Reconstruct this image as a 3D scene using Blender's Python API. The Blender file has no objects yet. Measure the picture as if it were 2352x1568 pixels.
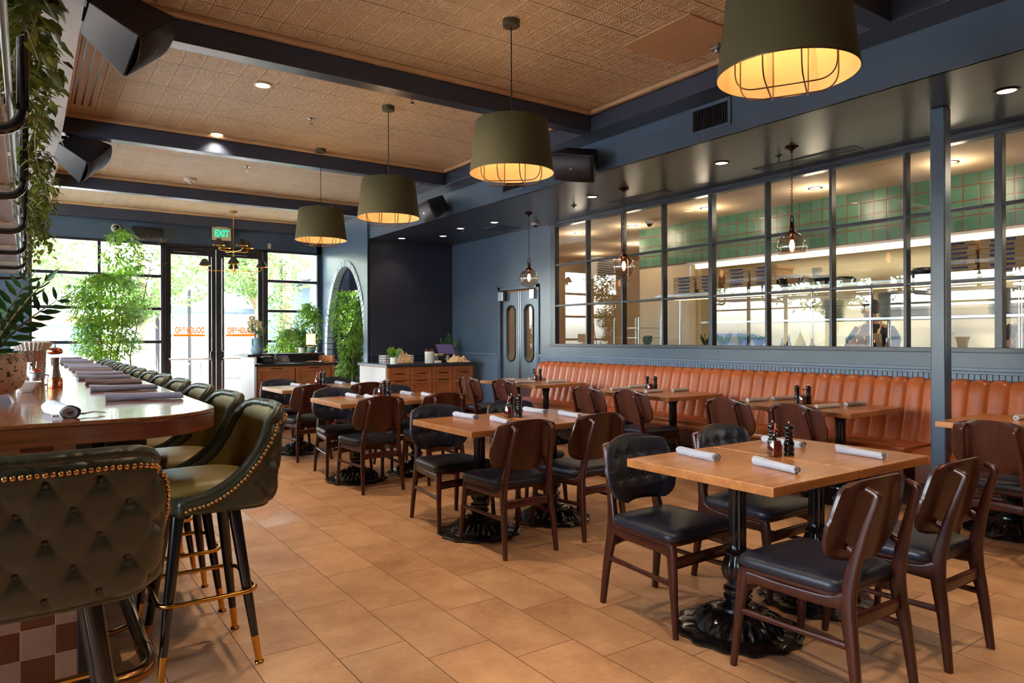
import bpy, math, random
from mathutils import Vector, Matrix, noise
random.seed(7)
PI = math.pi
scn = bpy.context.scene
COL = scn.collection

# ---------------------------------------------------------------- mesh builder
class MB:
    def __init__(s): s.v = []; s.f = []
    def add(s, vs, fs):
        n = len(s.v); s.v += [tuple(p) for p in vs]; s.f += [tuple(i + n for i in f) for f in fs]; return s
    def box(s, x0, x1, y0, y1, z0, z1):
        v = [(x, y, z) for z in (z0, z1) for y in (y0, y1) for x in (x0, x1)]
        return s.add(v, [(0, 2, 3, 1), (4, 5, 7, 6), (0, 1, 5, 4), (2, 6, 7, 3), (0, 4, 6, 2), (1, 3, 7, 5)])
    def obox(s, c, ax, ay, az):          # oriented box: centre and three half-axis vectors
        c, ax, ay, az = map(Vector, (c, ax, ay, az))
        v = [c + ax * i + ay * j + az * k for k in (-1, 1) for j in (-1, 1) for i in (-1, 1)]
        return s.add(v, [(0, 2, 3, 1), (4, 5, 7, 6), (0, 1, 5, 4), (2, 6, 7, 3), (0, 4, 6, 2), (1, 3, 7, 5)])
    def prism(s, pts, z0, z1):
        n = len(pts); v = [(p[0], p[1], z0) for p in pts] + [(p[0], p[1], z1) for p in pts]
        return s.add(v, [tuple(range(n - 1, -1, -1)), tuple(range(n, 2 * n))] + [(i, (i + 1) % n, n + (i + 1) % n, n + i) for i in range(n)])
    def rings(s, rs, cap0=True, cap1=True, closed=True):
        n = len(rs[0]); b = len(s.v); s.v += [tuple(p) for r in rs for p in r]
        for k in range(len(rs) - 1):
            for i in range(n if closed else n - 1):
                j = (i + 1) % n; s.f.append((b + k * n + i, b + k * n + j, b + (k + 1) * n + j, b + (k + 1) * n + i))
        if cap0: s.f.append(tuple(b + i for i in range(n - 1, -1, -1)))
        if cap1: s.f.append(tuple(b + (len(rs) - 1) * n + i for i in range(n)))
        return s
    def lathe(s, prof, c=(0, 0, 0), n=24, mod=None, cap0=True, cap1=True):   # prof: (r, z)
        rs = []
        for k, (r, z) in enumerate(prof):
            ring = []
            for i in range(n):
                a = 2 * PI * i / n; rr = r * (mod(a, k, z) if mod else 1)
                ring.append((c[0] + rr * math.cos(a), c[1] + rr * math.sin(a), c[2] + z))
            rs.append(ring)
        return s.rings(rs, cap0, cap1)
    def sweep(s, path, size, n=10, up=(0, 0, 1), sq=1.0, closed=False):
        # size: r | (a,b) | list of such along the path; a lies sideways, b along the normal. sq<1 squarer section
        P = [Vector(p) for p in path]; m = len(P); rs = []; U = Vector(up); prev = None
        for k in range(m):
            if closed: t = P[(k + 1) % m] - P[k - 1]
            else: t = P[min(k + 1, m - 1)] - P[max(k - 1, 0)]
            t.normalize()
            a = U.cross(t) if prev is None else prev - t * prev.dot(t)
            if a.length < 1e-4: a = Vector((1, 0, 0)).cross(t)
            if a.length < 1e-4: a = Vector((0, 1, 0)).cross(t)
            a.normalize(); prev = a; b = t.cross(a)
            sz = size[k] if isinstance(size, list) else size
            if not isinstance(sz, (tuple, list)): sz = (sz, sz)
            ring = []
            for i in range(n):
                th = 2 * PI * (i + .5) / n; c, d = math.cos(th), math.sin(th)
                c = math.copysign(abs(c) ** sq, c); d = math.copysign(abs(d) ** sq, d)
                ring.append(P[k] + a * (c * sz[0]) + b * (d * sz[1]))
            rs.append(ring)
        if closed: rs.append(rs[0]); return s.rings(rs, False, False)
        return s.rings(rs)
    def cyl(s, p, q, r, n=16, r2=None):
        return s.sweep([p, q], [r, r if r2 is None else r2], n)
    def grid(s, fn, nu, nv, wrap=False):
        b = len(s.v)
        for j in range(nv + 1):
            for i in range(nu + (0 if wrap else 1)): s.v.append(tuple(fn(i / nu, j / nv)))
        w = nu if wrap else nu + 1
        for j in range(nv):
            for i in range(nu):
                i2 = (i + 1) % w; s.f.append((b + j * w + i, b + j * w + i2, b + (j + 1) * w + i2, b + (j + 1) * w + i))
        return s
    def ball(s, c, r, n=12, m=8, sz=1.0):
        return s.lathe([(max(1e-4, r * math.sin(PI * k / m)), -r * sz * math.cos(PI * k / m)) for k in range(m + 1)], c, n)
    def build(s, name, mat, parent=None, smooth=None, bevel=0, seg=2, sub=0, solid=0):
        me = bpy.data.meshes.new(name); me.from_pydata(s.v, [], s.f); me.update()
        if mat: me.materials.append(mat)
        if smooth is not None:
            me.shade_smooth()
            if smooth < 179: me.set_sharp_from_angle(angle=math.radians(smooth))
        o = bpy.data.objects.new(name, me); COL.objects.link(o)
        if parent: o.parent = parent
        if solid:
            md = o.modifiers.new('s', 'SOLIDIFY'); md.thickness = solid; md.offset = 0
        if bevel:
            md = o.modifiers.new('b', 'BEVEL'); md.width = bevel; md.segments = seg; md.limit_method = 'ANGLE'; md.angle_limit = .6
            if smooth is None: me.shade_smooth(); me.set_sharp_from_angle(angle=math.radians(50)); md.harden_normals = True
        if sub:
            md = o.modifiers.new('u', 'SUBSURF'); md.levels = sub; md.render_levels = sub
        return o

def rnd_path(pts, r, n=6):
    """round the corners of a polyline"""
    P = [Vector(p) for p in pts]; out = [P[0]]
    for k in range(1, len(P) - 1):
        a, b, c = P[k - 1], P[k], P[k + 1]; d1 = (a - b); d2 = (c - b)
        rr = min(r, d1.length * .49, d2.length * .49); p = b + d1.normalized() * rr; q = b + d2.normalized() * rr
        for i in range(n + 1):
            t = i / n; out.append(p * (1 - t) ** 2 + b * 2 * t * (1 - t) + q * t * t)
    out.append(P[-1]); return out
def catmull(pts, n=6):
    P = [Vector(p) for p in pts]; P = [P[0] * 2 - P[1]] + P + [P[-1] * 2 - P[-2]]; out = []
    for k in range(1, len(P) - 2):
        for i in range(n):
            t = i / n; a, b, c, d = P[k - 1:k + 3]
            out.append(.5 * ((2 * b) + (c - a) * t + (2 * a - 5 * b + 4 * c - d) * t * t + (3 * b - a - 3 * c + d) * t ** 3))
    out.append(P[-2]); return out
def lerp_list(vals, m):
    out = []
    for i in range(m):
        t = i / (m - 1) * (len(vals) - 1); k = min(int(t), len(vals) - 2); f = t - k
        a, b = vals[k], vals[k + 1]
        out.append(tuple(x * (1 - f) + y * f for x, y in zip(a, b)) if isinstance(a, tuple) else a * (1 - f) + b * f)
    return out
def rrect(w, d, r, n=5, cx=0, cy=0):
    out = []
    for sx, sy, a0 in ((1, 1, 0), (-1, 1, PI / 2), (-1, -1, PI), (1, -1, 1.5 * PI)):
        for i in range(n + 1):
            a = a0 + PI / 2 * i / n; out.append((cx + sx * (w / 2 - r) + r * math.cos(a), cy + sy * (d / 2 - r) + r * math.sin(a)))
    return out

def tag(o, label=None, cat=None, group=None, kind=None):
    if label: o['label'] = label
    if cat: o['category'] = cat
    if group: o['group'] = group
    if kind: o['kind'] = kind
    return o
def empty(name, loc=(0, 0, 0), rz=0, label=None, cat=None, group=None):
    o = bpy.data.objects.new(name, None); COL.objects.link(o); o.location = loc; o.rotation_euler = (0, 0, rz); o.empty_display_size = .1
    return tag(o, label, cat, group)
def copy_tree(o, parent=None):
    c = o.copy(); COL.objects.link(c)
    if parent: c.parent = parent
    for ch in list(o.children): copy_tree(ch, c)
    return c
USED = set()
def place(proto, loc, rz=0, label=None, group=None, cat=None):
    o = proto if proto.name not in USED else copy_tree(proto)
    USED.add(proto.name); o.location = loc; o.rotation_euler[2] = rz
    return tag(o, label, cat, group)
def st(name, mb, mat, parent=None, **k):
    o = mb.build(name, mat, parent, **k)
    if not parent: o['kind'] = 'structure'
    return o
def one(name, mb, mat, label, cat, group=None, **k):
    return tag(mb.build(name, mat, None, **k), label, cat, group)

# ---------------------------------------------------------------- materials
def srgb(r, g, b):
    f = lambda c: (c / 255 / 12.92) if c / 255 <= .04045 else ((c / 255 + .055) / 1.055) ** 2.4
    return (f(r), f(g), f(b), 1)
class NT:
    def __init__(s, name):
        s.m = bpy.data.materials.new(name); s.m.use_nodes = True; s.t = s.m.node_tree; s.n = s.t.nodes; s.l = s.t.links
        s.bs = s.n['Principled BSDF']; s.out = s.n['Material Output']
    def new(s, t, **k):
        nd = s.n.new(t)
        for a, b in k.items():
            if a.startswith('_'): nd.inputs[a[1:].replace('_', ' ')].default_value = b
            else: setattr(nd, a, b)
        return nd
    def link(s, a, b): s.l.new(a, b)
    def val(s, x):
        return x
    def math(s, op, a, b=None, c=None, clamp=False):
        nd = s.n.new('ShaderNodeMath'); nd.operation = op; nd.use_clamp = clamp
        for i, x in enumerate((a, b, c)):
            if x is None: continue
            if isinstance(x, (int, float)): nd.inputs[i].default_value = x
            else: s.l.new(x, nd.inputs[i])
        return nd.outputs[0]
    def mix(s, f, a, b):
        nd = s.n.new('ShaderNodeMix'); nd.data_type = 'RGBA'
        for i, x in ((0, f), (6, a), (7, b)):
            if isinstance(x, (int, float, tuple)): nd.inputs[i].default_value = x
            else: s.l.new(x, nd.inputs[i])
        return nd.outputs[2]
    def coord(s, scale=(1, 1, 1), kind='Object', rot=(0, 0, 0)):
        tc = s.n.new('ShaderNodeTexCoord'); mp = s.n.new('ShaderNodeMapping'); mp.inputs['Scale'].default_value = scale; mp.inputs['Rotation'].default_value = rot
        s.l.new(tc.outputs[kind], mp.inputs['Vector']); return mp.outputs[0]
    def noise(s, vec, scale=5, detail=3, rough=.5, dist=0):
        nd = s.n.new('ShaderNodeTexNoise'); nd.inputs['Scale'].default_value = scale; nd.inputs['Detail'].default_value = detail
        nd.inputs['Roughness'].default_value = rough; nd.inputs['Distortion'].default_value = dist
        s.l.new(vec, nd.inputs['Vector']); return nd.outputs[0]
    def ramp(s, fac, stops):
        nd = s.n.new('ShaderNodeValToRGB'); e = nd.color_ramp.elements
        while len(e) < len(stops): e.new(.5)
        for k, (p, c) in enumerate(stops): e[k].position = p; e[k].color = c
        s.l.new(fac, nd.inputs[0]); return nd.outputs[0]
    def bump(s, h, strength=.3, dist=.01):
        nd = s.n.new('ShaderNodeBump'); nd.inputs['Strength'].default_value = strength; nd.inputs['Distance'].default_value = dist
        s.l.new(h, nd.inputs['Height']); s.l.new(nd.outputs[0], s.bs.inputs['Normal'])
    def base(s, c):
        if isinstance(c, tuple): s.bs.inputs['Base Color'].default_value = c
        else: s.l.new(c, s.bs.inputs['Base Color'])
        return s
    def set(s, rough=.5, metal=0, spec=.5, coat=0, coatr=.1, sheen=0):
        b = s.bs.inputs; b['Roughness'].default_value = rough; b['Metallic'].default_value = metal; b['Specular IOR Level'].default_value = spec
        b['Coat Weight'].default_value = coat; b['Coat Roughness'].default_value = coatr; b['Sheen Weight'].default_value = sheen
        return s

def plain(name, c, rough=.5, metal=0, var=.08, vs=6, bump=0, bs=60, coat=0, spec=.5, sheen=0, coatr=.1):
    n = NT(name); v = n.coord(); nz = n.noise(v, vs, 3)
    lo = tuple(x * (1 - var) for x in c[:3]) + (1,); hi = tuple(min(1, x * (1 + var)) for x in c[:3]) + (1,)
    n.base(n.ramp(nz, [(.3, lo), (.7, hi)])).set(rough, metal, spec, coat, coatr, sheen)
    if bump: n.bump(n.noise(v, bs, 4), bump, .002)
    return n.m
def wood(name, c1, c2, axis='x', rough=.35, coat=0, sc=1.0, var=.25, plank=0, coatr=.12):
    n = NT(name); s = {'x': (1.2, 18, 18), 'y': (18, 1.2, 18), 'z': (18, 18, 1.2), 'e': (1.2, 1.2, 26)}[axis]; s = tuple(a * sc for a in s)
    v = n.coord(s); nz = n.noise(v, 1.6, 6, .6, .8); v2 = n.coord(tuple(a * .25 for a in s)); n2 = n.noise(v2, 2, 2)
    fine = n.noise(n.coord(tuple(a * 5 for a in s)), 1.5, 3)
    f = n.math('ADD', n.math('MULTIPLY', nz, .6), n.math('MULTIPLY', n2, .25)); f = n.math('ADD', f, n.math('MULTIPLY', fine, .15))
    col = n.ramp(f, [(.32, c1), (.5, tuple((a + b) / 2 for a, b in zip(c1, c2))), (.68, c2)])
    if plank:
        tc = n.coord(); sp = n.new('ShaderNodeSeparateXYZ'); n.link(tc, sp.inputs[0]); a = sp.outputs[{'x': 1, 'y': 0, 'e': 2}[axis]]; l = n.math('ADD', sp.outputs[0 if axis != 'y' else 1], sp.outputs[1]) if axis == 'e' else sp.outputs[0 if axis == 'x' else 1]
        row = n.math('FLOOR', n.math('DIVIDE', a, plank)); wn = n.new('ShaderNodeTexWhiteNoise', noise_dimensions='2D'); cb = n.new('ShaderNodeCombineXYZ')
        n.link(row, cb.inputs[0]); n.link(n.math('FLOOR', n.math('ADD', n.math('MULTIPLY', l, 1.3), n.math('MULTIPLY', row, 3.37))), cb.inputs[1]); n.link(cb.outputs[0], wn.inputs['Vector'])
        k = n.math('ADD', n.math('MULTIPLY', wn.outputs[0], var), 1 - var / 2)
        hs = n.new('ShaderNodeHueSaturation'); n.link(col, hs.inputs['Color']); n.link(k, hs.inputs['Value']); col = hs.outputs[0]
    n.base(col).set(rough, 0, .5, coat, coatr); n.bump(nz, .12, .002); return n.m
def emit(name, c, strength):
    n = NT(name); n.base(c).set(.5); n.bs.inputs['Emission Color'].default_value = c; n.bs.inputs['Emission Strength'].default_value = strength; return n.m
def glass(name, tint=(1, 1, 1, 1), rough=0.0, ior=1.5, extra=0.0):
    n = NT(name); n.n.remove(n.bs); tr = n.new('ShaderNodeBsdfTransparent', _Color=tint); gl = n.new('ShaderNodeBsdfGlossy', _Roughness=rough)
    fr = n.new('ShaderNodeFresnel', _IOR=ior); mx = n.new('ShaderNodeMixShader')
    ge = n.new('ShaderNodeNewGeometry'); n.link(n.math('POWER', ior, n.math('SUBTRACT', 1, n.math('MULTIPLY', ge.outputs['Backfacing'], 2))), fr.inputs[0])
    f = n.math('ADD', fr.outputs[0], extra, clamp=True)
    n.link(f, mx.inputs[0]); n.link(tr.outputs[0], mx.inputs[1]); n.link(gl.outputs[0], mx.inputs[2]); n.link(mx.outputs[0], n.out.inputs[0]); return n.m
def leafmat(name, c1, c2, trans=.45, rough=.4):
    n = NT(name); v = n.coord(); col = n.ramp(n.noise(v, 9, 2), [(.35, c1), (.65, c2)])
    n.base(col).set(rough); tl = n.new('ShaderNodeBsdfTranslucent'); n.link(col, tl.inputs[0]); mx = n.new('ShaderNodeMixShader', _Fac=trans)
    n.link(n.bs.outputs[0], mx.inputs[1]); n.link(tl.outputs[0], mx.inputs[2]); n.link(mx.outputs[0], n.out.inputs[0]); return n.m

NAVY = srgb(66, 84, 104)
def paint(name, c, rough=.3):
    n = NT(name); v = n.coord(); n.base(n.ramp(n.noise(v, 2.2, 4, .6), [(.3, tuple(x * .9 for x in c[:3]) + (1,)), (.7, tuple(x * 1.1 for x in c[:3]) + (1,))])).set(rough)
    n.bump(n.noise(n.coord((60, 60, 18)), 2, 3), .06, .004); return n.m
M = {}
M['navy'] = paint('navy_paint', NAVY)
M['navy_dark'] = paint('shaded_dark_navy', srgb(40, 42, 58), .42)  # holds the alcove's shade in its colour; bar and sideboard use it too
M['navy_gloss'] = paint('navy_gloss', srgb(44, 52, 70), .3)
M['soffit'] = paint('soffit_paint', srgb(52, 58, 72), .28)
M['white_paint'] = paint('white_paint', srgb(205, 203, 203), .6)
M['cream_wall'] = paint('cream_wall', srgb(214, 190, 158), .85)
M['tan'] = paint('tan_paint', srgb(190, 158, 122), .55)

def floor_mat():
    n = NT('floor_tile'); tc = n.coord(); sp = n.new('ShaderNodeSeparateXYZ'); n.link(tc, sp.inputs[0]); x, y = sp.outputs[0], sp.outputs[1]
    W, L = .3075, .609
    rr = n.math('DIVIDE', n.math('SUBTRACT', x, .1405), W); row = n.math('FLOOR', rr); v = n.math('FRACT', rr)
    u0 = n.math('DIVIDE', n.math('ADD', n.math('SUBTRACT', y, 4.422), n.math('MULTIPLY', n.math('SUBTRACT', row, 4), .2075)), L)
    ci = n.math('FLOOR', u0); u = n.math('FRACT', u0)
    ex = n.math('MULTIPLY', n.math('MINIMUM', v, n.math('SUBTRACT', 1, v)), W); ey = n.math('MULTIPLY', n.math('MINIMUM', u, n.math('SUBTRACT', 1, u)), L)
    d = n.math('MINIMUM', ex, ey); g = n.math('LESS_THAN', d, .0017)
    cb = n.new('ShaderNodeCombineXYZ'); n.link(row, cb.inputs[0]); n.link(ci, cb.inputs[1]); wn = n.new('ShaderNodeTexWhiteNoise', noise_dimensions='2D'); n.link(cb.outputs[0], wn.inputs['Vector'])
    off = n.new('ShaderNodeVectorMath', operation='SCALE'); n.link(wn.outputs['Color'], off.inputs[0]); off.inputs['Scale'].default_value = 20
    ad = n.new('ShaderNodeVectorMath', operation='ADD'); n.link(tc, ad.inputs[0]); n.link(off.outputs[0], ad.inputs[1])
    n1 = n.noise(ad.outputs[0], 3.2, 5, .6); n2 = n.noise(ad.outputs[0], 30, 4, .7)
    mp = n.new('ShaderNodeMapping'); mp.inputs['Scale'].default_value = (14, 70, 1); n.link(ad.outputs[0], mp.inputs[0]); n3 = n.noise(mp.outputs[0], 1.5, 2)
    f = n.math('ADD', n.math('MULTIPLY', n1, .7), n.math('MULTIPLY', n2, .2)); f = n.math('ADD', f, n.math('MULTIPLY', n3, .1))
    col = n.ramp(f, [(.3, srgb(170, 124, 90)), (.5, srgb(200, 153, 114)), (.72, srgb(224, 181, 140))])
    hs = n.new('ShaderNodeHueSaturation'); n.link(col, hs.inputs['Color']); n.link(n.math('ADD', n.math('MULTIPLY', wn.outputs[0], .2), .9), hs.inputs['Value'])
    n.base(n.mix(g, hs.outputs[0], srgb(70, 50, 38))).set(.5)
    worn = n.math('GREATER_THAN', n.math('ADD', n.noise(ad.outputs[0], 1.4, 3), n.math('MULTIPLY', n2, .35)), .78)
    n.link(n.math('SUBTRACT', n.math('ADD', .5, n.math('MULTIPLY', n2, .12)), n.math('MULTIPLY', worn, .22)), n.bs.inputs['Roughness'])
    h = n.math('SUBTRACT', n.math('MULTIPLY', n.math('MINIMUM', d, .004), 250), n.math('MULTIPLY', n.math('MULTIPLY', n3, worn), .35)); n.bump(h, .35, .003); return n.m
M['floor'] = floor_mat()

def tin_mat():
    n = NT('pressed_tin'); tc = n.coord(); sp = n.new('ShaderNodeSeparateXYZ'); n.link(tc, sp.inputs[0]); x, y = sp.outputs[0], sp.outputs[1]
    S = .1535
    u = n.math('SUBTRACT', n.math('FRACT', n.math('DIVIDE', n.math('SUBTRACT', x, .551), S)), .5); v = n.math('SUBTRACT', n.math('FRACT', n.math('DIVIDE', n.math('SUBTRACT', y, 4.29), S)), .5)
    au, av = n.math('ABSOLUTE', u), n.math('ABSOLUTE', v); m = n.math('MAXIMUM', au, av); r = n.math('SQRT', n.math('ADD', n.math('MULTIPLY', u, u), n.math('MULTIPLY', v, v)))
    line = n.math('MULTIPLY', n.math('SUBTRACT', m, .45, clamp=True), 22, clamp=True)
    ring = n.math('MULTIPLY', n.math('SINE', n.math('MULTIPLY', r, 58)), n.math('LESS_THAN', r, .3))
    ang = n.math('ARCTAN2', v, u); pet = n.math('MULTIPLY', n.math('MULTIPLY', n.math('SINE', n.math('MULTIPLY', ang, 12)), n.math('SINE', n.math('MULTIPLY', r, 46))), n.math('MULTIPLY', n.math('GREATER_THAN', r, .3), n.math('LESS_THAN', m, .42)))
    h = n.math('ADD', n.math('MULTIPLY', line, 1.3), n.math('ADD', n.math('MULTIPLY', ring, .45), n.math('MULTIPLY', pet, .5)))
    h = n.math('ADD', h, n.math('MULTIPLY', n.noise(tc, 45, 4, .7), .9))
    vb = n.math('FRACT', n.math('DIVIDE', n.math('SUBTRACT', y, 4.28), .614)); wob = n.math('MULTIPLY', n.noise(n.coord((1.5, .6, 1)), 3, 2), .008)
    seam = n.math('LESS_THAN', n.math('ABSOLUTE', n.math('SUBTRACT', vb, n.math('ADD', .012, wob))), n.math('MULTIPLY', n.noise(n.coord((2.2, .2, 1)), 2, 1), .014))
    c = n.ramp(n.noise(tc, 3, 3), [(.3, srgb(214, 188, 152)), (.7, srgb(228, 204, 168))])
    n.base(n.mix(n.math('MULTIPLY', seam, .75), c, srgb(80, 50, 34))).set(.42); n.bump(h, 1.0, .011); return n.m
M['tin'] = tin_mat()

def tilegrid(name, c1, c2, gc, S, gw, a=1, b=2, rough=.15, oy=0, oz=0, checker=None, coat=.5):
    n = NT(name); tc = n.coord(); sp = n.new('ShaderNodeSeparateXYZ'); n.link(tc, sp.inputs[0])
    x = n.math('DIVIDE', n.math('ADD', sp.outputs[a], oy), S); y = n.math('DIVIDE', n.math('ADD', sp.outputs[b], oz), S)
    u, v = n.math('FRACT', x), n.math('FRACT', y); d = n.math('MINIMUM', n.math('MINIMUM', u, n.math('SUBTRACT', 1, u)), n.math('MINIMUM', v, n.math('SUBTRACT', 1, v)))
    g = n.math('LESS_THAN', d, gw / S / 2); cb = n.new('ShaderNodeCombineXYZ'); n.link(n.math('FLOOR', x), cb.inputs[0]); n.link(n.math('FLOOR', y), cb.inputs[1])
    if checker:
        ch = n.math('MODULO', n.math('ABSOLUTE', n.math('ADD', n.math('FLOOR', x), n.math('FLOOR', y))), 2); col = n.mix(n.math('GREATER_THAN', ch, .5), c1, c2)
        k = n.math('ADD', n.math('MULTIPLY', n.noise(tc, 14, 4), .5), .75); hs = n.new('ShaderNodeHueSaturation'); n.link(col, hs.inputs['Color']); n.link(k, hs.inputs['Value']); col = hs.outputs[0]
    else:
        wn = n.new('ShaderNodeTexWhiteNoise', noise_dimensions='2D'); n.link(cb.outputs[0], wn.inputs['Vector']); f = n.math('ADD', n.math('MULTIPLY', wn.outputs[0], .6), n.math('MULTIPLY', n.noise(tc, 6, 3), .4)); col = n.mix(f, c1, c2)
    n.base(n.mix(g, col, gc)).set(rough, coat=coat); n.bump(n.math('MINIMUM', d, .08), .5, .02); return n.m
M['green_tile'] = tilegrid('green_tile', srgb(52, 94, 74), srgb(82, 132, 104), srgb(112, 56, 34), .155, .013, oz=.06, rough=.3, coat=.15)
M['checker'] = tilegrid('checker_tile', srgb(142, 110, 92), srgb(84, 36, 20), srgb(180, 140, 104), .1055, .0018, a=0, b=2, checker=1, oy=.023, oz=.02, coat=.2, rough=.35)
def brick_mat():
    n = NT('dark_brick'); tc = n.new('ShaderNodeTexCoord'); sp = n.new('ShaderNodeSeparateXYZ'); n.link(tc.outputs['Object'], sp.inputs[0]); cb = n.new('ShaderNodeCombineXYZ'); n.link(n.math('ADD', sp.outputs[0], sp.outputs[1]), cb.inputs[0]); n.link(sp.outputs[2], cb.inputs[1])
    b = n.new('ShaderNodeTexBrick'); n.link(cb.outputs[0], b.inputs['Vector']); b.inputs['Scale'].default_value = 1; b.inputs['Brick Width'].default_value = .21; b.inputs['Row Height'].default_value = .07; b.inputs['Mortar Size'].default_value = .006
    b.inputs['Color1'].default_value = srgb(34, 34, 46); b.inputs['Color2'].default_value = srgb(44, 44, 58); b.inputs['Mortar'].default_value = srgb(24, 24, 34)
    n.base(b.outputs[0]).set(.55); n.bump(n.math('SUBTRACT', 1, b.outputs['Fac']), .6, .01); return n.m
M['brick'] = brick_mat()
M['pale_brick'] = plain('pale_brick', srgb(170, 185, 198), .5, var=.1, vs=20, bump=.3)

M['walnut'] = wood('walnut_frame', srgb(44, 15, 10), srgb(84, 34, 22), 'z', .33, .25)
M['walnut_back'] = wood('walnut_shell', srgb(46, 17, 11), srgb(88, 38, 23), 'z', .36, .2, .6)
M['vinyl'] = plain('navy_vinyl', srgb(31, 35, 50), .38, var=.1, bump=.12, bs=500)
M['oak_top'] = wood('oak_table_top', srgb(150, 88, 42), srgb(204, 138, 80), 'x', .3, .35, plank=.09, var=.16)
M['oak_top_y'] = wood('oak_table_top_y', srgb(150, 88, 42), srgb(204, 138, 80), 'y', .3, .35, plank=.09, var=.16)
M['bar_wood'] = wood('bar_top_wood', srgb(92, 48, 26), srgb(146, 88, 50), 'y', .25, .5, plank=.12, var=.22, coatr=.08)
M['bar_edge'] = wood('bar_edge_wood', srgb(84, 36, 20), srgb(132, 70, 42), 'e', .3, .4, plank=.0262, var=.4)
M['cabinet'] = wood('cabinet_wood', srgb(120, 62, 30), srgb(172, 104, 54), 'x', .4, .1)
M['iron'] = plain('black_iron', srgb(20, 20, 23), .24, .2, .2, 30, bump=.15, bs=90, coat=.4)
M['black'] = plain('black_satin', srgb(18, 18, 22), .4)
M['black_gloss'] = plain('black_gloss', srgb(12, 12, 15), .12, coat=.6)
M['ebony'] = plain('black_lacquer_leg', srgb(14, 10, 13), .2, coat=.5, var=.2)
M['brass'] = plain('polished_brass', srgb(214, 160, 72), .16, 1, .06, 10)
M['brass_old'] = plain('antique_brass', srgb(150, 108, 66), .26, 1, .1, 10)
M['nail'] = plain('nail_brass', srgb(196, 150, 92), .3, 1, .05)
M['steel'] = plain('brushed_steel', srgb(170, 172, 176), .28, 1, .05, 8)
M['chrome'] = plain('chrome', srgb(210, 210, 214), .07, 1, .02)
M['copper'] = plain('copper', srgb(206, 120, 84), .2, 1, .06)
M['bronze'] = plain('bronze', srgb(70, 44, 32), .35, .9, .1)
M['frame'] = plain('window_frame_black', srgb(36, 36, 44), .35, .1, .1)
M['frame2'] = plain('kitchen_frame_grey', srgb(42, 46, 56), .32, .1, .1)
def leather(name, c, rough, var=.16, bs=180):
    n = NT(name); v = n.coord(); n.base(n.ramp(n.noise(v, 5, 5, .6), [(.3, tuple(x * (1 - var) for x in c[:3]) + (1,)), (.7, tuple(x * (1 + var) for x in c[:3]) + (1,))])).set(rough, coat=.15, coatr=.35)
    vo = n.new('ShaderNodeTexVoronoi'); vo.inputs['Scale'].default_value = bs; n.link(v, vo.inputs['Vector']); n.bump(n.math('ADD', vo.outputs[0], n.math('MULTIPLY', n.noise(v, 18, 4), 2)), .08, .003); return n.m
M['tan_leather'] = leather('tan_leather', srgb(166, 82, 38), .3)
M['olive_leather'] = leather('olive_leather', srgb(46, 49, 36), .37, .1)
M['olive_lit'] = leather('olive_lit_leather', srgb(122, 104, 48), .38, .1)  # inner leather, with the pendants' warm light put into its colour
M['shade_out'] = plain('olive_shade', srgb(74, 70, 42), .8, var=.07, vs=3, bump=.1, bs=300)
M['shade_in'] = plain('cream_lining', srgb(242, 206, 146), .7, var=.03)
M['wire'] = plain('bronze_wire', srgb(96, 72, 50), .35, .8)
M['bulb'] = emit('warm_bulb', (1, .62, .26, 1), 8)
M['filament'] = emit('filament_bulb', (1, .5, .16, 1), 60)
M['down'] = emit('downlight_lens', (1, .86, .66, 1), 9)
M['glass'] = glass('window_glass', (.97, .985, .98, 1), 0, 1.45)
M['kglass'] = glass('kitchen_glass', (.97, .985, .98, 1), 0, 1.47, 0)
M['globe'] = glass('globe_glass', (.92, .82, .76, 1), .02, 1.5, .14)
M['clear'] = glass('clear_glass', (.93, .95, .95, 1), 0, 1.5, .04)
M['napkin'] = plain('grey_napkin', srgb(176, 180, 194), .85, var=.05, vs=20, bump=.25, bs=400, sheen=.2)
M['napkin_dark'] = plain('dark_napkin', srgb(128, 124, 140), .85, var=.06, vs=20, bump=.25, bs=400, sheen=.2)
M['napkin_brown'] = plain('brown_napkin', srgb(112, 92, 92), .85, var=.06, vs=20, bump=.25, bs=400)
M['syrup'] = plain('red_syrup', srgb(92, 18, 8), .08, var=.1, coat=1)
M['white'] = plain('white_ceramic', srgb(225, 222, 216), .3, var=.03)
M['white_plastic'] = plain('white_plastic', srgb(225, 222, 218), .45, var=.03)
M['grille'] = plain('speaker_grille', srgb(38, 36, 42), .5, .3, .1, 200, bump=.4, bs=500)
M['speaker'] = plain('speaker_body', srgb(24, 23, 28), .5)
M['cloth'] = plain('linen', srgb(206, 176, 138), .9, var=.08, bump=.2, bs=200)
M['card'] = plain('pizza_cardboard', srgb(206, 170, 128), .8, var=.07, vs=12)
M['ink'] = plain('blue_print', srgb(70, 80, 130), .8)
M['leaf'] = leafmat('ficus_leaf', srgb(70, 118, 34), srgb(136, 176, 62), .55)
M['leaf_dark'] = leafmat('zz_leaf', srgb(22, 56, 28), srgb(52, 96, 44), .15, .4)
M['leaf_vine'] = leafmat('pothos_leaf', srgb(56, 70, 18), srgb(116, 122, 38), .3)
M['leaf_out'] = leafmat('tree_leaf', srgb(50, 82, 36), srgb(104, 132, 62), .45)
M['bark'] = plain('bark', srgb(120, 100, 82), .9, var=.2, vs=12, bump=.5, bs=30)
M['stem'] = plain('stem', srgb(110, 104, 60), .6)
M['soil'] = plain('soil', srgb(44, 34, 26), .95, bump=.6, bs=80)
def speckle():
    n = NT('speckled_pot'); v = n.coord(); nz = n.noise(v, 62, 2, .5); n.base(n.ramp(nz, [(.0, srgb(60, 38, 30)), (.36, srgb(80, 50, 38)), (.385, srgb(214, 190, 178)), (1, srgb(222, 202, 192))])).set(.55); return n.m
M['speckle'] = speckle()
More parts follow.
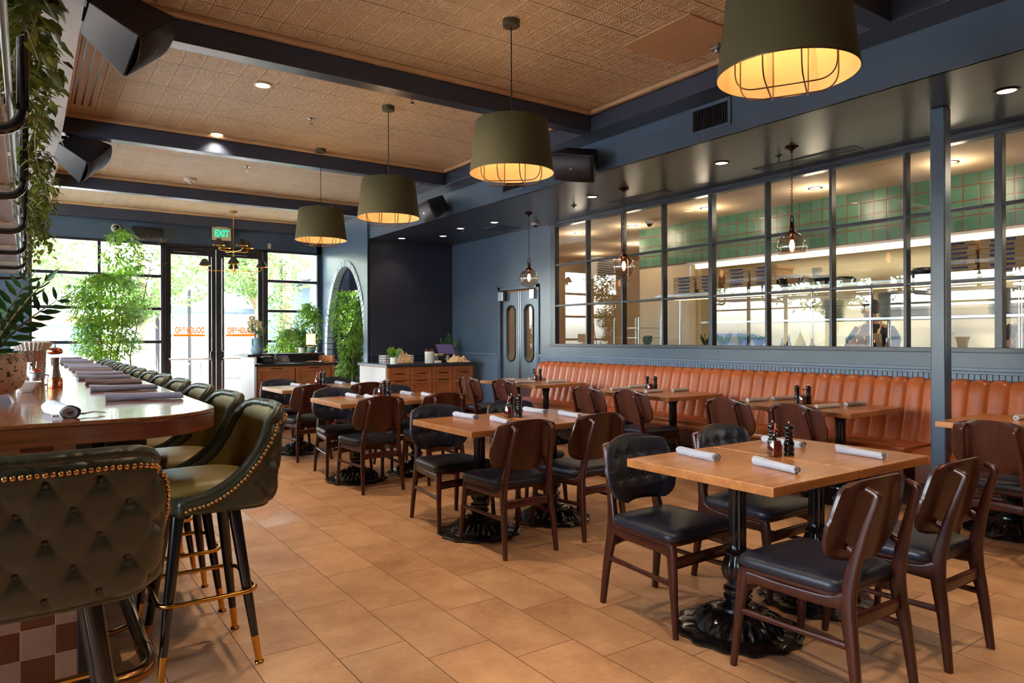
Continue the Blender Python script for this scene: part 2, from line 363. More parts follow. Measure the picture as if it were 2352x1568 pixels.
M['vase'] = plain('blue_ceramic', srgb(110, 138, 150), .5, var=.06)
M['exit_body'] = plain('exit_sign_body', srgb(216, 206, 176), .5)
M['exit_green'] = emit('exit_green', (.03, .62, .36, 1), 1.0)
M['letter'] = leafmat('orange_vinyl', srgb(206, 110, 36), srgb(214, 120, 44), .75)
M['letter_grey'] = plain('grey_vinyl', srgb(170, 170, 170), .5)
M['concrete'] = plain('concrete', srgb(205, 200, 192), .85, var=.08, vs=2, bump=.1)
M['asphalt'] = plain('asphalt', srgb(130, 130, 134), .9, var=.1)
M['stucco'] = plain('white_stucco', srgb(176, 174, 170), .9, var=.04)
M['blue_wall'] = plain('blue_stucco', srgb(92, 112, 128), .85, var=.05)
M['dark_glass'] = plain('dark_window', srgb(70, 96, 104), .1, var=.2, vs=1)
M['screen'] = emit('screen_purple', (.05, .035, .1, 1), .6)
M['lampshade'] = emit('lit_lampshade', (1, .78, .5, 1), .85)
M['skin'] = plain('skin', srgb(196, 142, 110), .55)
M['shirt'] = plain('dark_shirt', srgb(44, 40, 52), .85)
M['apron'] = plain('tan_apron', srgb(150, 120, 88), .85)
M['hair'] = plain('dark_hair', srgb(34, 24, 20), .6)
M['trouser'] = plain('trousers', srgb(40, 42, 50), .85)
SKY, SUN, EXPO = 6.5, 32.0, 0.14
PEND, GLOB, DL, DS, DK = 15, 10, 115, 42, 11

# ================================================================ THE ROOM
WX, FX, WY, CZ, SZ = 6.45, 4.83, 13.5, 3.54, 3.03       # right wall, fascia, window wall, ceiling, soffit
LX, BY = -3.2, -2.5
st('floor', MB().box(LX, WX, BY, WY, -.1, 0), M['floor'])
st('floor_kitchen', MB().box(WX, 11.2, -1.2, 12.2, -.1, 0), plain('kitchen_quarry', srgb(120, 70, 52), .4))
st('ceiling', MB().box(LX, FX + .1, BY, WY, CZ, CZ + .1), M['tin'])
st('ceiling_bar_soffit', MB().box(LX, .28, BY, 11.24, 3.29, CZ), M['white_paint'])
st('ceiling_dining_soffit', MB().box(FX, WX + .15, BY, 11.2, SZ, SZ + .7), M['soffit'])
# fascia + beams
st('wall_fascia', MB().box(FX - .012, FX + .02, BY, 11.2, SZ, 3.36), M['navy'])
st('trim_1', MB().box(4.54, FX, BY, WY, 3.345, 3.5), M['navy_gloss'], bevel=.004)
n = 2
for y in (-.72, 2.27, 5.16, 8.06, 10.91):
    st('trim_%d' % n, MB().box(.28, 4.54, y, y + .14, 3.345, 3.5), M['navy_gloss'], bevel=.004); n += 1
st('trim_%d' % n, MB().box(LX, 4.54, WY - .2, WY, 3.33, 3.5), M['navy_gloss'], bevel=.004); n += 1
ys = [BY, -.72, 2.27, 5.16, 8.06, 10.91, WY - .2]
cv = MB()
for k in range(6):                                   # tan coves round every coffer
    a = ys[k] + (.14 if k else 0); b = ys[k + 1]
    for x0, x1, y0, y1 in ((.28, 4.54, a, a + .05), (.28, 4.54, b - .05, b), (4.49, 4.54, a + .05, b - .05), (.28, .33, a + .05, b - .05)):
        cv.box(x0, x1, y0, y1, 3.5, CZ)
st('trim_%d' % n, cv, M['tan'], bevel=.01, seg=2); n += 1
# right wall with kitchen window and door openings
KY0, KY1, KZ0, KZ1 = .12, 8.25, 1.2, 3.0
wr = MB(); wr.box(WX, WX + .14, BY, KY0, 0, SZ); wr.box(WX, WX + .14, KY0, KY1, 0, KZ0); wr.box(WX, WX + .14, KY0, KY1, KZ1, SZ)
wr.box(WX, WX + .14, KY1, 8.57, 0, SZ); wr.box(WX, WX + .14, 8.57, 9.63, 2.12, SZ); wr.box(WX, WX + .14, 9.63, 11.34, 0, SZ)
st('wall_right', wr, M['navy'])
st('wall_alcove', MB().box(FX - .01, WX, 11.2, 11.34, 0, SZ), M['navy_dark'])  # navy wall with the unlit alcove's shade painted in, as on its trims
def bead(axis, c, a0, a1, z0, z1, side, mat, name):
    mb = MB(); N = int(abs(a1 - a0) / .0445); prof = []
    for k in range(N):
        t = a0 + (a1 - a0) * k / N; w = (a1 - a0) / N; s = .0035 if a1 > a0 else -.0035
        prof += [(t, 0), (t + s, .012), (t + w - s, .012), (t + w, 0)]
    P = []
    for z in (z0, z1):
        for t, d in prof: P.append((c + side * (d + .002), t, z) if axis == 'y' else (t, c + side * (d + .002), z))
    m = len(prof); mb.add(P, [(i, i + 1, m + i + 1, m + i) for i in range(m - 1)])
    return st(name, mb, mat)
M['bead'] = paint('beadboard_paint', srgb(84, 102, 126), .3)
bead('y', WX, -1.5, 8.52, 0, 1.05, -1, M['bead'], 'trim_20'); bead('y', WX, 9.68, 11.19, 0, 1.05, -1, M['bead'], 'trim_21')
bead('x', 11.2, FX + .02, WX - .02, 0, 1.02, -1, M['navy_dark'], 'trim_22')
rl = MB(); rl.box(WX - .03, WX, -1.5, 8.52, 1.045, 1.075); rl.box(WX - .022, WX, -1.5, 8.52, 1.02, 1.045); rl.box(WX - .03, WX, 9.68, 11.19, 1.045, 1.07)
st('trim_23', rl, M['bead'], bevel=.004)
st('trim_24', MB().box(FX, WX - .03, 11.17, 11.2, 1.02, 1.05), M['navy_dark'], bevel=.004)
# arch wall
AC, AR, AZ, AB = 12.27, .93, 1.0, 1.66
def arch(r, n=40): return [(AC + (AR + r) * math.cos(PI * i / n), AZ + (AB + r) * math.sin(PI * i / n)) for i in range(n + 1)]
X0, X1 = FX - .03, FX + .12
am = MB(); inner = [(AC + AR, 0)] + arch(0) + [(AC - AR, 0)]
b = 0; vs = []; out = []
for (y, z) in inner:                                  # outer ring on the wall's rectangle
    if z <= 0: out.append((13.5 if y > AC else 11.2, 0))
    else:
        dy, dz = y - AC, (z - AZ) + 1e-6
        s = min((13.5 - AC) / dy if dy > 1e-6 else 1e9, (11.2 - AC) / dy if dy < -1e-6 else 1e9, (CZ - AZ) / dz)
        out.append((AC + dy * s, AZ + dz * s))
m_ = len(inner)
for c_ in ((13.5, CZ), (11.2, CZ)):
    j_ = min(range(m_), key=lambda i: (out[i][0] - c_[0]) ** 2 + (out[i][1] - c_[1]) ** 2); out[j_] = c_
for x in (X0, X1): vs += [(x, p[0], p[1]) for p in inner] + [(x, p[0], p[1]) for p in out]
fs = []
for i in range(m_ - 1):
    fs += [(i, i + 1, m_ + i + 1, m_ + i), (2 * m_ + i, 3 * m_ + i, 3 * m_ + i + 1, 2 * m_ + i + 1), (i, 2 * m_ + i, 2 * m_ + i + 1, i + 1)]
am.add(vs, fs); am.box(X0 - .02, X0, 11.2, 11.36, 0, 3.35)
st('wall_arch', am, M['navy'])
st('wall_niche', MB().box(5.3, 5.4, 11.345, 13.6, 0, 3.4).box(X1, 5.3, 11.345, 11.4, 0, 3.4).box(X1, 5.3, 13.3, 13.4, 0, 3.4), M['brick'])
vr = MB(); NB = 46
for i in range(NB):                                   # brick soldier course round the arch
    a0 = PI * (i + .08) / NB; a1 = PI * (i + .92) / NB; dx = .012 + .006 * random.random()
    q = [(AC + (AR + r) * math.cos(a), AZ + (AB + r) * math.sin(a)) for r, a in ((-.012, a0), (.1, a0), (.1, a1), (-.012, a1))]
    v = [(x, p[0], p[1]) for x in (X0 - dx, X0 + .1) for p in q]
    vr.add(v, [(0, 1, 2, 3), (7, 6, 5, 4), (0, 4, 5, 1), (1, 5, 6, 2), (2, 6, 7, 3), (3, 7, 4, 0)])
st('trim_25', vr, M['pale_brick'])
# window wall
ww = MB(); ww.box(LX, .06, WY, WY + .15, 0, CZ); ww.box(.06, 4.8, WY, WY + .15, 2.99, CZ); ww.box(4.7, 5.4, WY, WY + .15, 0, CZ); ww.box(.06, 1.96, WY, WY + .15, 0, .12); ww.box(3.68, 4.7, WY, WY + .15, 0, .12)
st('wall_front', ww, M['navy'])
def grid_window(name, x0, x1, z0, z1, vx, hz, fw=.05):
    f = MB(); y0, y1 = WY - .02, WY + .1
    f.box(x0, x0 + fw, y0, y1, z0, z1); f.box(x1 - fw, x1, y0, y1, z0, z1); f.box(x0, x1, y0, y1, z1 - fw * .8, z1); f.box(x0, x1, y0, y1, z0, z0 + fw)
    for x in vx: f.box(x - fw / 2, x + fw / 2, y0 + .01, y1, z0, z1)
    for z in hz: f.box(x0, x1, y0 + .015, y1 - .01, z - .026, z + .026)
    o = st(name, f, M['frame'], bevel=.004)
    st('pane', MB().box(x0 + .02, x1 - .02, WY + .04, WY + .046, z0 + .02, z1 - .02), M['glass'], o); return o
w1 = grid_window('window_1', .02, 1.97, .1, 3.0, [.996], [2.42, 1.85, 1.275, .7])
w2 = grid_window('window_2', 3.7, 4.76, .1, 3.0, [], [2.42, 1.85, 1.275, .7])
def text_mesh(s, size, ext, name, mat, parent, loc, rot, align='CENTER', sx=1):
    cu = bpy.data.curves.new(name, 'FONT'); cu.body = s; cu.size = size; cu.extrude = ext; cu.align_x = align; cu.align_y = 'CENTER'; cu.offset = size * .045
    t = bpy.data.objects.new('t', cu); me = bpy.data.meshes.new_from_object(t); bpy.data.objects.remove(t)
    me.materials.clear(); me.materials.append(mat); o = bpy.data.objects.new(name, me); COL.objects.link(o); o.location = loc; o.rotation_euler = rot; o.scale = (sx, 1, 1)
    if parent: o.parent = parent
    return o
text_mesh('100', .17, .001, 'lettering', M['letter_grey'], w1, (1.72, WY + .05, .62), (PI / 2, 0, PI), sx=1.1)
def glass_door(name, x0, x1, g0, g1, hinge_left):
    f = MB(); y0, y1 = WY, WY + .07
    f.box(x0, g0, y0, y1, .01, 2.95); f.box(g1, x1, y0, y1, .01, 2.95); f.box(g0, g1, y0, y1, .01, .3); f.box(g0, g1, y0, y1, 2.82, 2.95)
    o = st(name, f, M['frame'], bevel=.005)
    st('pane', MB().box(g0 - .01, g1 + .01, WY + .032, WY + .038, .28, 2.83), M['glass'], o)
    st('push_bar', MB().sweep(rnd_path([(g0 - .05, WY, .99), (g0 - .03, WY - .09, .965), (g1 + .04, WY - .09, .965), (g1 + .06, WY, .99)], .03), .014, 8), M['steel'], o, smooth=60)
    xr = (g1 + .05) if hinge_left else (g0 - .05)
    st('lock_rod', MB().cyl((xr, WY - .03, .3), (xr, WY - .03, 2.8), .008, 8), M['steel'], o, smooth=60)
    st('latch', MB().box(xr - .03, xr + .03, WY - .07, WY, .93, 1.1), M['black'], o, bevel=.01)
    st('door_closer', MB().box((g0 + g1) / 2 - .26, (g0 + g1) / 2 + .1, WY - .06, WY, 2.86, 2.93).box((g0 + g1) / 2 - .1, (g0 + g1) / 2 + .3, WY - .09, WY - .075, 2.93, 2.945), M['black'], o, bevel=.008)
    cx = (g0 + g1) / 2
    text_mesh('DOUGH BIRD', .148, .001, 'lettering', M['letter'], o, (cx - .0, WY + .045, 1.475), (PI / 2, 0, PI), sx=.53)
    st('stripe', MB().box(g0 + .04, g1 - .05, WY + .043, WY + .045, 1.37, 1.41), M['letter'], o)
    return o
fr = MB(); fr.box(1.94, 1.995, WY - .03, WY + .12, 0, 3.0); fr.box(3.66, 3.72, WY - .03, WY + .12, 0, 3.0); fr.box(1.94, 3.72, WY - .03, WY + .12, 2.95, 3.0)
st('trim_26', fr, M['frame'], bevel=.005)
glass_door('door_1', 2.0, 2.825, 2.085, 2.70, True); glass_door('door_2', 2.835, 3.655, 2.97, 3.575, False)
# kitchen swing doors
def oval(w, h, r, c): return [(c[0] + p[0], c[1] + p[1]) for p in rrect(w, h, r, 8)]
def swing(name, y0, y1):
    yc = (y0 + y1) / 2; w, h = .2, .86; cz = 1.4
    o_ = [(y0, .02), (y1, .02), (y1, 2.07), (y0, 2.07)]; hole = oval(w, h, w / 2 - .002, (yc, cz))
    mb = MB(); bm_v = []
    # plate as quads between hole ring and rectangle ring
    def rim(p):
        dy, dz = p[0] - yc, p[1] - cz
        s = min(((y1 - y0) / 2) / abs(dy) if abs(dy) > 1e-6 else 1e9, ((2.07 - cz) / dz if dz > 1e-6 else 1e9), ((.02 - cz) / dz if dz < -1e-6 else 1e9)); return (yc + dy * s, cz + dz * s)
    R = [rim(p) for p in hole]; m = len(hole); x0, x1 = WX + .03, WX + .07
    for k, c in ((0, (y1, 2.07)), (1, (y0, 2.07)), (2, (y0, .02)), (3, (y1, .02))):
        j = min(range(m), key=lambda i: (R[i][0] - c[0]) ** 2 + (R[i][1] - c[1]) ** 2); R[j] = c
    for x in (x0, x1): mb.v += [(x, p[0], p[1]) for p in hole] + [(x, p[0], p[1]) for p in R]
    for i in range(m):
        j = (i + 1) % m; mb.f += [(i, j, m + j, m + i), (2 * m + i, 3 * m + i, 3 * m + j, 2 * m + j), (i, 2 * m + i, 2 * m + j, j), (m + i, m + j, 3 * m + j, 3 * m + i)]
    o = st(name, mb, plain('door_steel_blue', srgb(98, 112, 126), .34, .35, .1, 3))
    g = MB(); P = oval(w + .03, h + .03, w / 2, (yc, cz)); g.sweep([(x0 - .004, p[0], p[1]) for p in P], .016, 8, up=(1, 0, 0), closed=True); st('gasket', g, M['black'], o, smooth=60)
    st('pane', MB().box(WX + .045, WX + .05, yc - w / 2 - .005, yc + w / 2 + .005, cz - h / 2 - .01, cz + h / 2 + .01), M['kglass'], o)
    st('kick_plate', MB().box(x0 - .004, x0, y0 + .02, y1 - .02, .1, .55), M['steel'], o)
    st('edge_strip', MB().box(x0 - .006, x0 + .002, y0, y0 + .02, .02, 2.07).box(x0 - .006, x0 + .002, y1 - .02, y1, .02, 2.07), M['steel'], o)
    return o
swing('door_3', 9.1, 9.585); swing('door_4', 8.615, 9.08)
df = MB(); df.box(WX - .02, WX + .14, 9.6, 9.66, 0, 2.16); df.box(WX - .02, WX + .14, 8.53, 8.6, 0, 2.16); df.box(WX - .02, WX + .14, 8.53, 9.66, 2.1, 2.16)
st('trim_27', df, M['navy'], bevel=.005)
st('trim_28', MB().box(WX - .06, WX - .02, 9.45, 9.6, 1.93, 2.08).box(WX - .06, WX - .02, 8.6, 8.72, 1.93, 2.08), M['steel'], bevel=.006)
# kitchen window wall
kf = MB(); MY = [8.16, 7.41, 6.70, 5.99, 5.256, 4.524, 3.80, 3.10, 2.373, 1.65, .93, .2]
for k, y in enumerate(MY):
    w = .028 if k in (4, 8) else .014
    if k == 0: w = .05
    kf.box(WX - .03, WX + .05, y - w, y + w, KZ0 + .03, 3.0)
for z in (2.40, 1.80): kf.box(WX - .02, WX + .04, .12, 8.2, z - .014, z + .014); kf.box(WX - .028, WX - .02, .12, 8.2, z - .006, z + .006)
kf.box(WX - .04, WX + .06, .12, 8.25, KZ0, KZ0 + .04); kf.box(WX - .04, WX + .06, .12, 8.25, 2.965, 3.03); kf.box(WX - .055, WX - .035, .12, 8.25, 2.99, 3.03)
k3 = st('window_3', kf, M['frame2'], bevel=.003)
st('pane', MB().box(WX + .008, WX + .014, .14, 8.14, KZ0 + .02, 2.98), M['kglass'], k3)
# column
st('trim_29', MB().box(5.53, 5.635, 2.385, 2.49, 0, SZ), M['navy'], bevel=.012, seg=3)
# left wall (behind the bar) with a long window band and the wall behind the camera
wl = MB(); wl.box(LX - .15, LX, BY, WY, 0, .95); wl.box(LX - .15, LX, BY, WY, 2.75, CZ)
for a, b in ((BY, 1.3), (3.1, 3.4), (8.2, 8.5), (13.1, WY)): wl.box(LX - .15, LX, a, b, .95, 2.75)
st('wall_left', wl, M['navy'])
for k, (a, b) in enumerate(((1.3, 3.1), (3.4, 8.2), (8.5, 13.1))):
    f = MB(); f.box(LX - .1, LX + .01, a, b, .95, 1.0); f.box(LX - .1, LX + .01, a, b, 2.7, 2.75); f.box(LX - .1, LX, a, b, 2.05, 2.09)
    for i in range(5): y = a + (b - a - .05) * i / 4; f.box(LX - .1, LX, y, y + .05, .95, 2.75)
    o = st('window_%d' % (4 + k), f, M['frame'], bevel=.004); st('pane', MB().box(LX - .06, LX - .054, a + .02, b - .02, .97, 2.73), M['glass'], o)
st('wall_back', MB().box(LX, WX + .14, BY - .15, BY, 0, CZ), M['navy'])
# fascia air grilles, ceiling vents
def air_grille(y0, y1, z0, z1, lab):
    t = empty('air_grille', (FX - .012, (y0 + y1) / 2, (z0 + z1) / 2), 0, lab, 'air grille', 'air grilles on the navy fascia')
    hw, hh = (y1 - y0) / 2, (z1 - z0) / 2
    f = MB(); f.box(-.012, 0, -hw - .03, -hw, -hh - .03, hh + .03); f.box(-.012, 0, hw, hw + .03, -hh - .03, hh + .03); f.box(-.012, 0, -hw, hw, hh, hh + .03); f.box(-.012, 0, -hw, hw, -hh - .03, -hh)
    f.build('frame', M['navy'], t, bevel=.003); s = MB()
    for i in range(18): y = -hw + 2 * hw * (i + .5) / 18; s.obox((-.006, y, 0), (.008, .004, 0), (-.001, .002, 0), (0, 0, hh))
    s.build('louvres', M['black'], t); MB().box(-.001, 0, -hw, hw, -hh, hh).build('backing', M['black'], t)
air_grille(3.75, 4.12, 3.13, 3.31, 'black louvred air grille on the navy fascia, nearest one, left of the largest pendant')
air_grille(6.68, 7.1, 3.12, 3.3, 'black louvred air grille on the fascia partly hidden behind the second pendant')
def slot(name, x0, x1, y0, y1, z, n_, axis, mat, lab, cat, grp=None):
    t = empty(name, ((x0 + x1) / 2, (y0 + y1) / 2, z), 0, lab, cat, grp); hx, hy = (x1 - x0) / 2, (y1 - y0) / 2
    MB().box(-hx, hx, -hy, hy, -.006, 0).build('frame', mat, t, bevel=.002); s = MB()
    for i in range(n_):
        f = (i + .5) / n_ * 2 - 1
        if axis == 'y': s.box(f * hx - .006, f * hx + .006, -hy + .02, hy - .02, -.009, -.006)
        else: s.box(-hx + .02, hx - .02, f * hy - .006, f * hy + .006, -.009, -.006)
    s.build('slots', M['black'], t)
slot('slot_diffuser', .34, .52, 5.5, 7.7, CZ, 3, 'y', M['tan'], 'tan slot air diffuser in the ceiling bay beside the white bar soffit, nearer one', 'air diffuser')
slot('slot_diffuser', .34, .5, 8.9, 10.6, CZ, 3, 'y', M['tan'], 'tan slot air diffuser behind the second hanging speaker at the left', 'air diffuser')
slot('ceiling_vent', 6.02, 6.2, 3.35, 4.4, SZ, 4, 'y', M['soffit'], 'dark linear vent in the soffit in front of the kitchen window, nearest the column', 'vent')
slot('ceiling_vent', 6.02, 6.2, 5.6, 6.5, SZ, 4, 'y', M['soffit'], 'dark linear vent in the soffit beside the middle globe pendant', 'vent')
slot('ceiling_vent', 5.85, 6.3, 8.8, 9.2, SZ, 4, 'x', M['soffit'], 'dark vent in the soffit above the swing doors', 'vent')
def panel(x0, x1, y0, y1, lab):
    one('access_panel', MB().box(x0, x1, y0, y1, CZ - .012, CZ), M['tan'], lab, 'ceiling panel', bevel=.004)
panel(3.7, 4.3, 3.2, 3.85, 'plain tan access panel in the pressed ceiling left of the largest pendant')
panel(.95, 1.55, 8.75, 9.15, 'plain tan access panel in the far ceiling bay near the second left speaker')
panel(2.4, 3.0, 5.5, 5.75, 'plain tan access panel just behind the nearest dark beam')

# ---------------------------------------------------------------- kitchen shell
st('ceiling_kitchen', MB().box(WX + .14, 11.2, -1.2, 12.2, 3.01, 3.1), M['cream_wall'])
st('wall_hood', MB().box(7.95, 8.1, -1.2, 6.9, 2.41, 3.01).box(7.95, 8.1, 6.9, 7.9, 2.41, 3.01), M['green_tile'])
st('wall_kitchen_pillar', MB().box(7.96, 8.1, 6.9, 7.9, 0, 2.41), M['cream_wall'])
st('trim_30', MB().box(7.9, 8.02, -1.2, 6.9, 2.385, 2.41).box(7.93, 7.95, 6.86, 6.9, 2.0, 2.41), M['white_paint'])
st('wall_kitchen', MB().box(8.9, 9.0, -1.2, 6.9, 0, 2.6).box(8.1, 9, 6.8, 6.9, 0, 2.6).box(8.05, 8.9, -1.2, 6.9, 2.55, 2.6), plain('hood_steel', srgb(206, 186, 150), .3, .6, .05, 2, bump=.3, bs=3))
st('wall_kitchen_back', MB().box(11.0, 11.1, 6.9, 12.2, 0, 3.01).box(WX + .14, 11.1, 12.1, 12.2, 0, 3.01).box(WX + .14, 8.1, -1.2, -1.1, 0, 3.01).box(9.0, 11.1, 6.8, 6.9, 0, 3.01), M['cream_wall'])
one('hood_light', MB().box(7.98, 8.04, -1.0, 6.8, 2.325, 2.385), emit('hood_tube', (1, .84, .6, 1), 5), 'long white light strip under the green tiled hood', 'light')

# ================================================================ DINING CHAIR (faces +y, origin on the floor)
def interp(tab, t):
    for (a, x), (b, y) in zip(tab, tab[1:]):
        if t <= b: return x + (y - x) * (t - a) / (b - a)
    return tab[-1][1]
def cushion(mb, outline, layers, c=(0, 0)):           # layers: (scale-inset, z)
    rs = []
    for ins, z in layers:
        ring = []
        for x, y in outline:
            dx, dy = x - c[0], y - c[1]; l = math.hypot(dx, dy); k = max(0, (l - ins) / l); ring.append((c[0] + dx * k, c[1] + dy * k, z))
        rs.append(ring)
    return mb.rings(rs)
def make_chair():
    r = empty('dining_chair')
    # seat: rounded trapezoid
    ol = []
    for (x, y), cr in zip(((.235, .235), (-.235, .235), (-.2, -.205), (.2, -.205)), (.07, .07, .06, .06)): ol.append((x, y, cr))
    pts = []
    for k, (x, y, cr) in enumerate(ol):
        a = Vector(ol[k - 1][:2]); b_ = Vector((x, y)); c = Vector(ol[(k + 1) % 4][:2]); p = b_ + (a - b_).normalized() * cr; q = b_ + (c - b_).normalized() * cr
        for i in range(8): t = i / 7; v = p * (1 - t) ** 2 + b_ * 2 * t * (1 - t) + q * t * t; pts.append((v.x, v.y))
    s = cushion(MB(), pts, [(.03, .412), (.006, .414), (.0, .425), (.0, .44), (.006, .452), (.02, .461), (.06, .467), (.12, .470), (.19, .471)])
    s.build('seat', M['vinyl'], r, smooth=70)
    cushion(MB(), pts, [(.03, .398), (.012, .4), (.012, .413)]).build('seat_board', M['walnut_back'], r, smooth=40)
    # back
    W = [(0, .13), (.03, .165), (.08, .197), (.16, .222), (.3, .24), (.45, .241), (.65, .232), (.82, .221), (.91, .213), (.96, .2), (.985, .187), (1, .165)]
    def pos(u, t, off):
        w = interp(W, t); zt = .515 + .32 * t - .02 * u * u * (t > .5) * t
        y = -.2 - .075 * t + .05 * u * u; return (u * w, y + off, zt)
    def shell(off0, off1, nu=20, nv=22, bulge=None):
        mb = MB()
        f = lambda i, j: pos(i * 2 - 1, j, off1 + (bulge(i * 2 - 1, j) if bulge else 0)); g = lambda i, j: pos(1 - i * 2, j, off0)
        mb.grid(lambda i, j: pos(1 - 2 * i, j, off1 + (bulge(1 - 2 * i, j) if bulge else 0)), nu, nv); mb.grid(lambda i, j: pos(2 * i - 1, j, off0), nu, nv)
        w = nu + 1; o2 = (nu + 1) * (nv + 1)
        for j in range(nv):
            mb.f += [(j * w, (j + 1) * w, o2 + (j + 1) * w + nu, o2 + j * w + nu), (j * w + nu, o2 + j * w, o2 + (j + 1) * w, (j + 1) * w + nu)]
        for i in range(nu):
            mb.f += [(i, o2 + nu - i, o2 + nu - i - 1, i + 1)[::-1], (nv * w + i, nv * w + i + 1, o2 + nv * w + nu - i - 1, o2 + nv * w + nu - i)[::-1]]
        return mb
    shell(-.006, .006).build('backrest', M['walnut_back'], r, smooth=50)
    tu = [-.62, -.21, .21, .62]; tv = [.36, .72]
    def bl(u, t):
        e = max(0, 1 - abs(u) ** 6) ** .5 * max(0, 1 - abs(2 * t - 1) ** 8) ** .5; h = .026 * e
        for v in tv: h -= .003 * math.exp(-((t - v) / .025) ** 2) * e
        for a in tu: h -= .0025 * math.exp(-((u - a) / .035) ** 2) * e
        for a in tu:
            for v in tv: h -= .011 * math.exp(-((u - a) / .09) ** 2 - ((t - v) / .075) ** 2)
        return h
    p = shell(.006, .008, 44, 34, bl).build('back_cushion', M['vinyl'], r, smooth=60)
    bd = MB().ball((0, 0, 0), .009, 8, 6)
    for a in tu:
        for v in tv: bo = bd.build('button', M['vinyl'], p, smooth=180); bo.location = pos(a, v, .008 + bl(a, v) + .002)
    for s in (-1, 1):
        m = 26
        path = catmull([(s * .188, -.268, 0), (s * .180, -.245, .2), (s * .168, -.218, .38), (s * .158, -.232, .50), (s * .146, -.266, .64), (s * .136, -.302, .755), (s * .134, -.303, .782), (s * .133, -.268, .797)], 6)
        MB().sweep(path, lerp_list([(.013, .016), (.016, .022), (.017, .032), (.016, .026), (.014, .019), (.013, .016), (.013, .014), (.012, .012)], len(path)), 10, up=(0, -1, 0), sq=.7).build('leg', M['walnut'], r, smooth=60)
        path = catmull([(s * .222, .242, 0), (s * .213, .222, .2), (s * .205, .205, .36), (s * .202, .2, .405)], 6)
        MB().sweep(path, lerp_list([(.012, .013), (.015, .019), (.016, .026), (.016, .02)], len(path)), 10, up=(0, 1, 0), sq=.7).build('leg', M['walnut'], r, smooth=60)
        path = catmull([(s * .168, -.215, .395), (s * .176, -.14, .375), (s * .19, .05, .372), (s * .2, .15, .375), (s * .205, .205, .37)], 5)
        MB().sweep(path, lerp_list([(.014, .035), (.012, .025), (.012, .022), (.012, .026), (.014, .034)], len(path)), 10, sq=.6).build('side_rail', M['walnut'], r, smooth=60)
        path = [(s * .178, -.235, .235), (s * .196, .0, .232), (s * .214, .222, .232)]
        MB().sweep(path, [(.010, .014), (.009, .010), (.010, .014)], 10, sq=.7).build('stretcher', M['walnut'], r, smooth=60)
    for y, z, x in ((-.222, .315, .17), (.212, .32, .2)):
        path = [(-x, y, z + .0), (-x * .5, y - .012 * (1 if y < 0 else -1), z + .008), (x * .5, y - .012 * (1 if y < 0 else -1), z + .008), (x, y, z)]
        MB().sweep(path, (.010, .027), 10, sq=.6).build('cross_rail', M['walnut'], r, smooth=60)
    for s in (-1, 1):                                  # spur from upright to back shell, seat brackets
        MB().sweep(catmull([(s * .153, -.245, .545), (s * .148, -.225, .565), (s * .146, -.205, .575)], 4), (.011, .016), 8, up=(0, 0, 1), sq=.8).build('spur', M['walnut'], r, smooth=60)
    return r
chair = make_chair()

# ================================================================ PEDESTAL TABLE
def pedestal(r):
    L = 32
    def mod(a, k, z):
        if k <= 4: return 1 + .035 * math.cos(14 * a)
        if 6 <= k <= 9: return 1 + .06 * math.cos(L * a)
        if z > .37 and z < .655: return 1 - .09 * abs(math.sin(7 * a))
        if .22 < z < .35: return 1 + .07 * math.cos(8 * a)
        return 1
    prof = [(.26, 0), (.278, .004), (.282, .012), (.262, .022), (.25, .024), (.20, .028), (.192, .04), (.178, .062), (.145, .085), (.115, .1), (.095, .104), (.092, .116), (.06, .122), (.05, .135), (.062, .147), (.064, .158), (.052, .168), (.052, .172), (.064, .182), (.064, .194), (.048, .204), (.046, .22),
            (.06, .24), (.07, .275), (.062, .31), (.05, .345), (.056, .356), (.045, .366), (.038, .375), (.038, .4), (.039, .5), (.039, .6), (.041, .65), (.041, .658), (.051, .663), (.053, .672), (.046, .68), (.05, .69), (.056, .7), (.056, .714)]
    MB().lathe([p for p in prof], (0, 0, 0), 84, mod).build('pedestal', M['iron'], r, smooth=50)
    return r
def make_table(w, d, mat):
    r = empty('pedestal_table'); pedestal(r)
    MB().box(-w / 2, w / 2, -d / 2, d / 2, .717, .757).build('tabletop', mat, r, bevel=.004)
    return r
T_row = make_table(.615, .80, M['oak_top']); T_ban = make_table(.80, .615, M['oak_top_y'])

# ================================================================ NAPKIN ROLL, GRINDER, SYRUP BOTTLE
def make_napkin(name, mat, L=.25, r=.02, seed=0):
    rg = random.Random(seed); t = empty(name); mb = MB(); N = 22; K = 26; rs = []
    for k in range(K + 1):
        f = k / K; x = -L / 2 + L * f; rr = r * (1.08 - .3 * f * (seed % 2) - .1 * math.sin(f * 3)) ; ring = []
        for i in range(N):
            a = 2 * PI * i / N; q = rr * (1 + .03 * math.sin(5 * a + f * 6 + seed)); 
            lap = (a / (2 * PI) + f * 1.25 + .2 * seed) % 1.0; q *= 1.0 + .09 * (1 - lap)      # diagonal overlap ridge
            y = q * math.cos(a) * 1.12; z = q * math.sin(a) * .9; ring.append((x + .006 * math.sin(a * 2 + seed) * (k in (0, K)), y, max(z, -r * .72) + r * .74))
        rs.append(ring)
    mb.rings(rs, False, False)
    mb.build('roll', mat, t, smooth=60)
    for e in (-1, 1):
        sp = MB(); pts = []
        R0 = r * (.92 if e < 0 else .92 - .3 * (seed % 2))
        for i in range(46):
            a = i / 45 * 5.2 * PI; q = R0 * (.15 + .85 * i / 45); pts.append((e * (L / 2 - .002 - .006 * (1 - i / 45)), q * math.cos(a) * 1.1, q * math.sin(a) * .88 + r * .74))
        sp.sweep(pts, (.0021, .004), 6, up=(1, 0, 0)); sp.build('folded_end', mat, t, smooth=60)
    return t
nap = [make_napkin('rolled_napkin', M['napkin'], .25, .021, 0), make_napkin('rolled_napkin', M['napkin'], .25, .022, 1)]
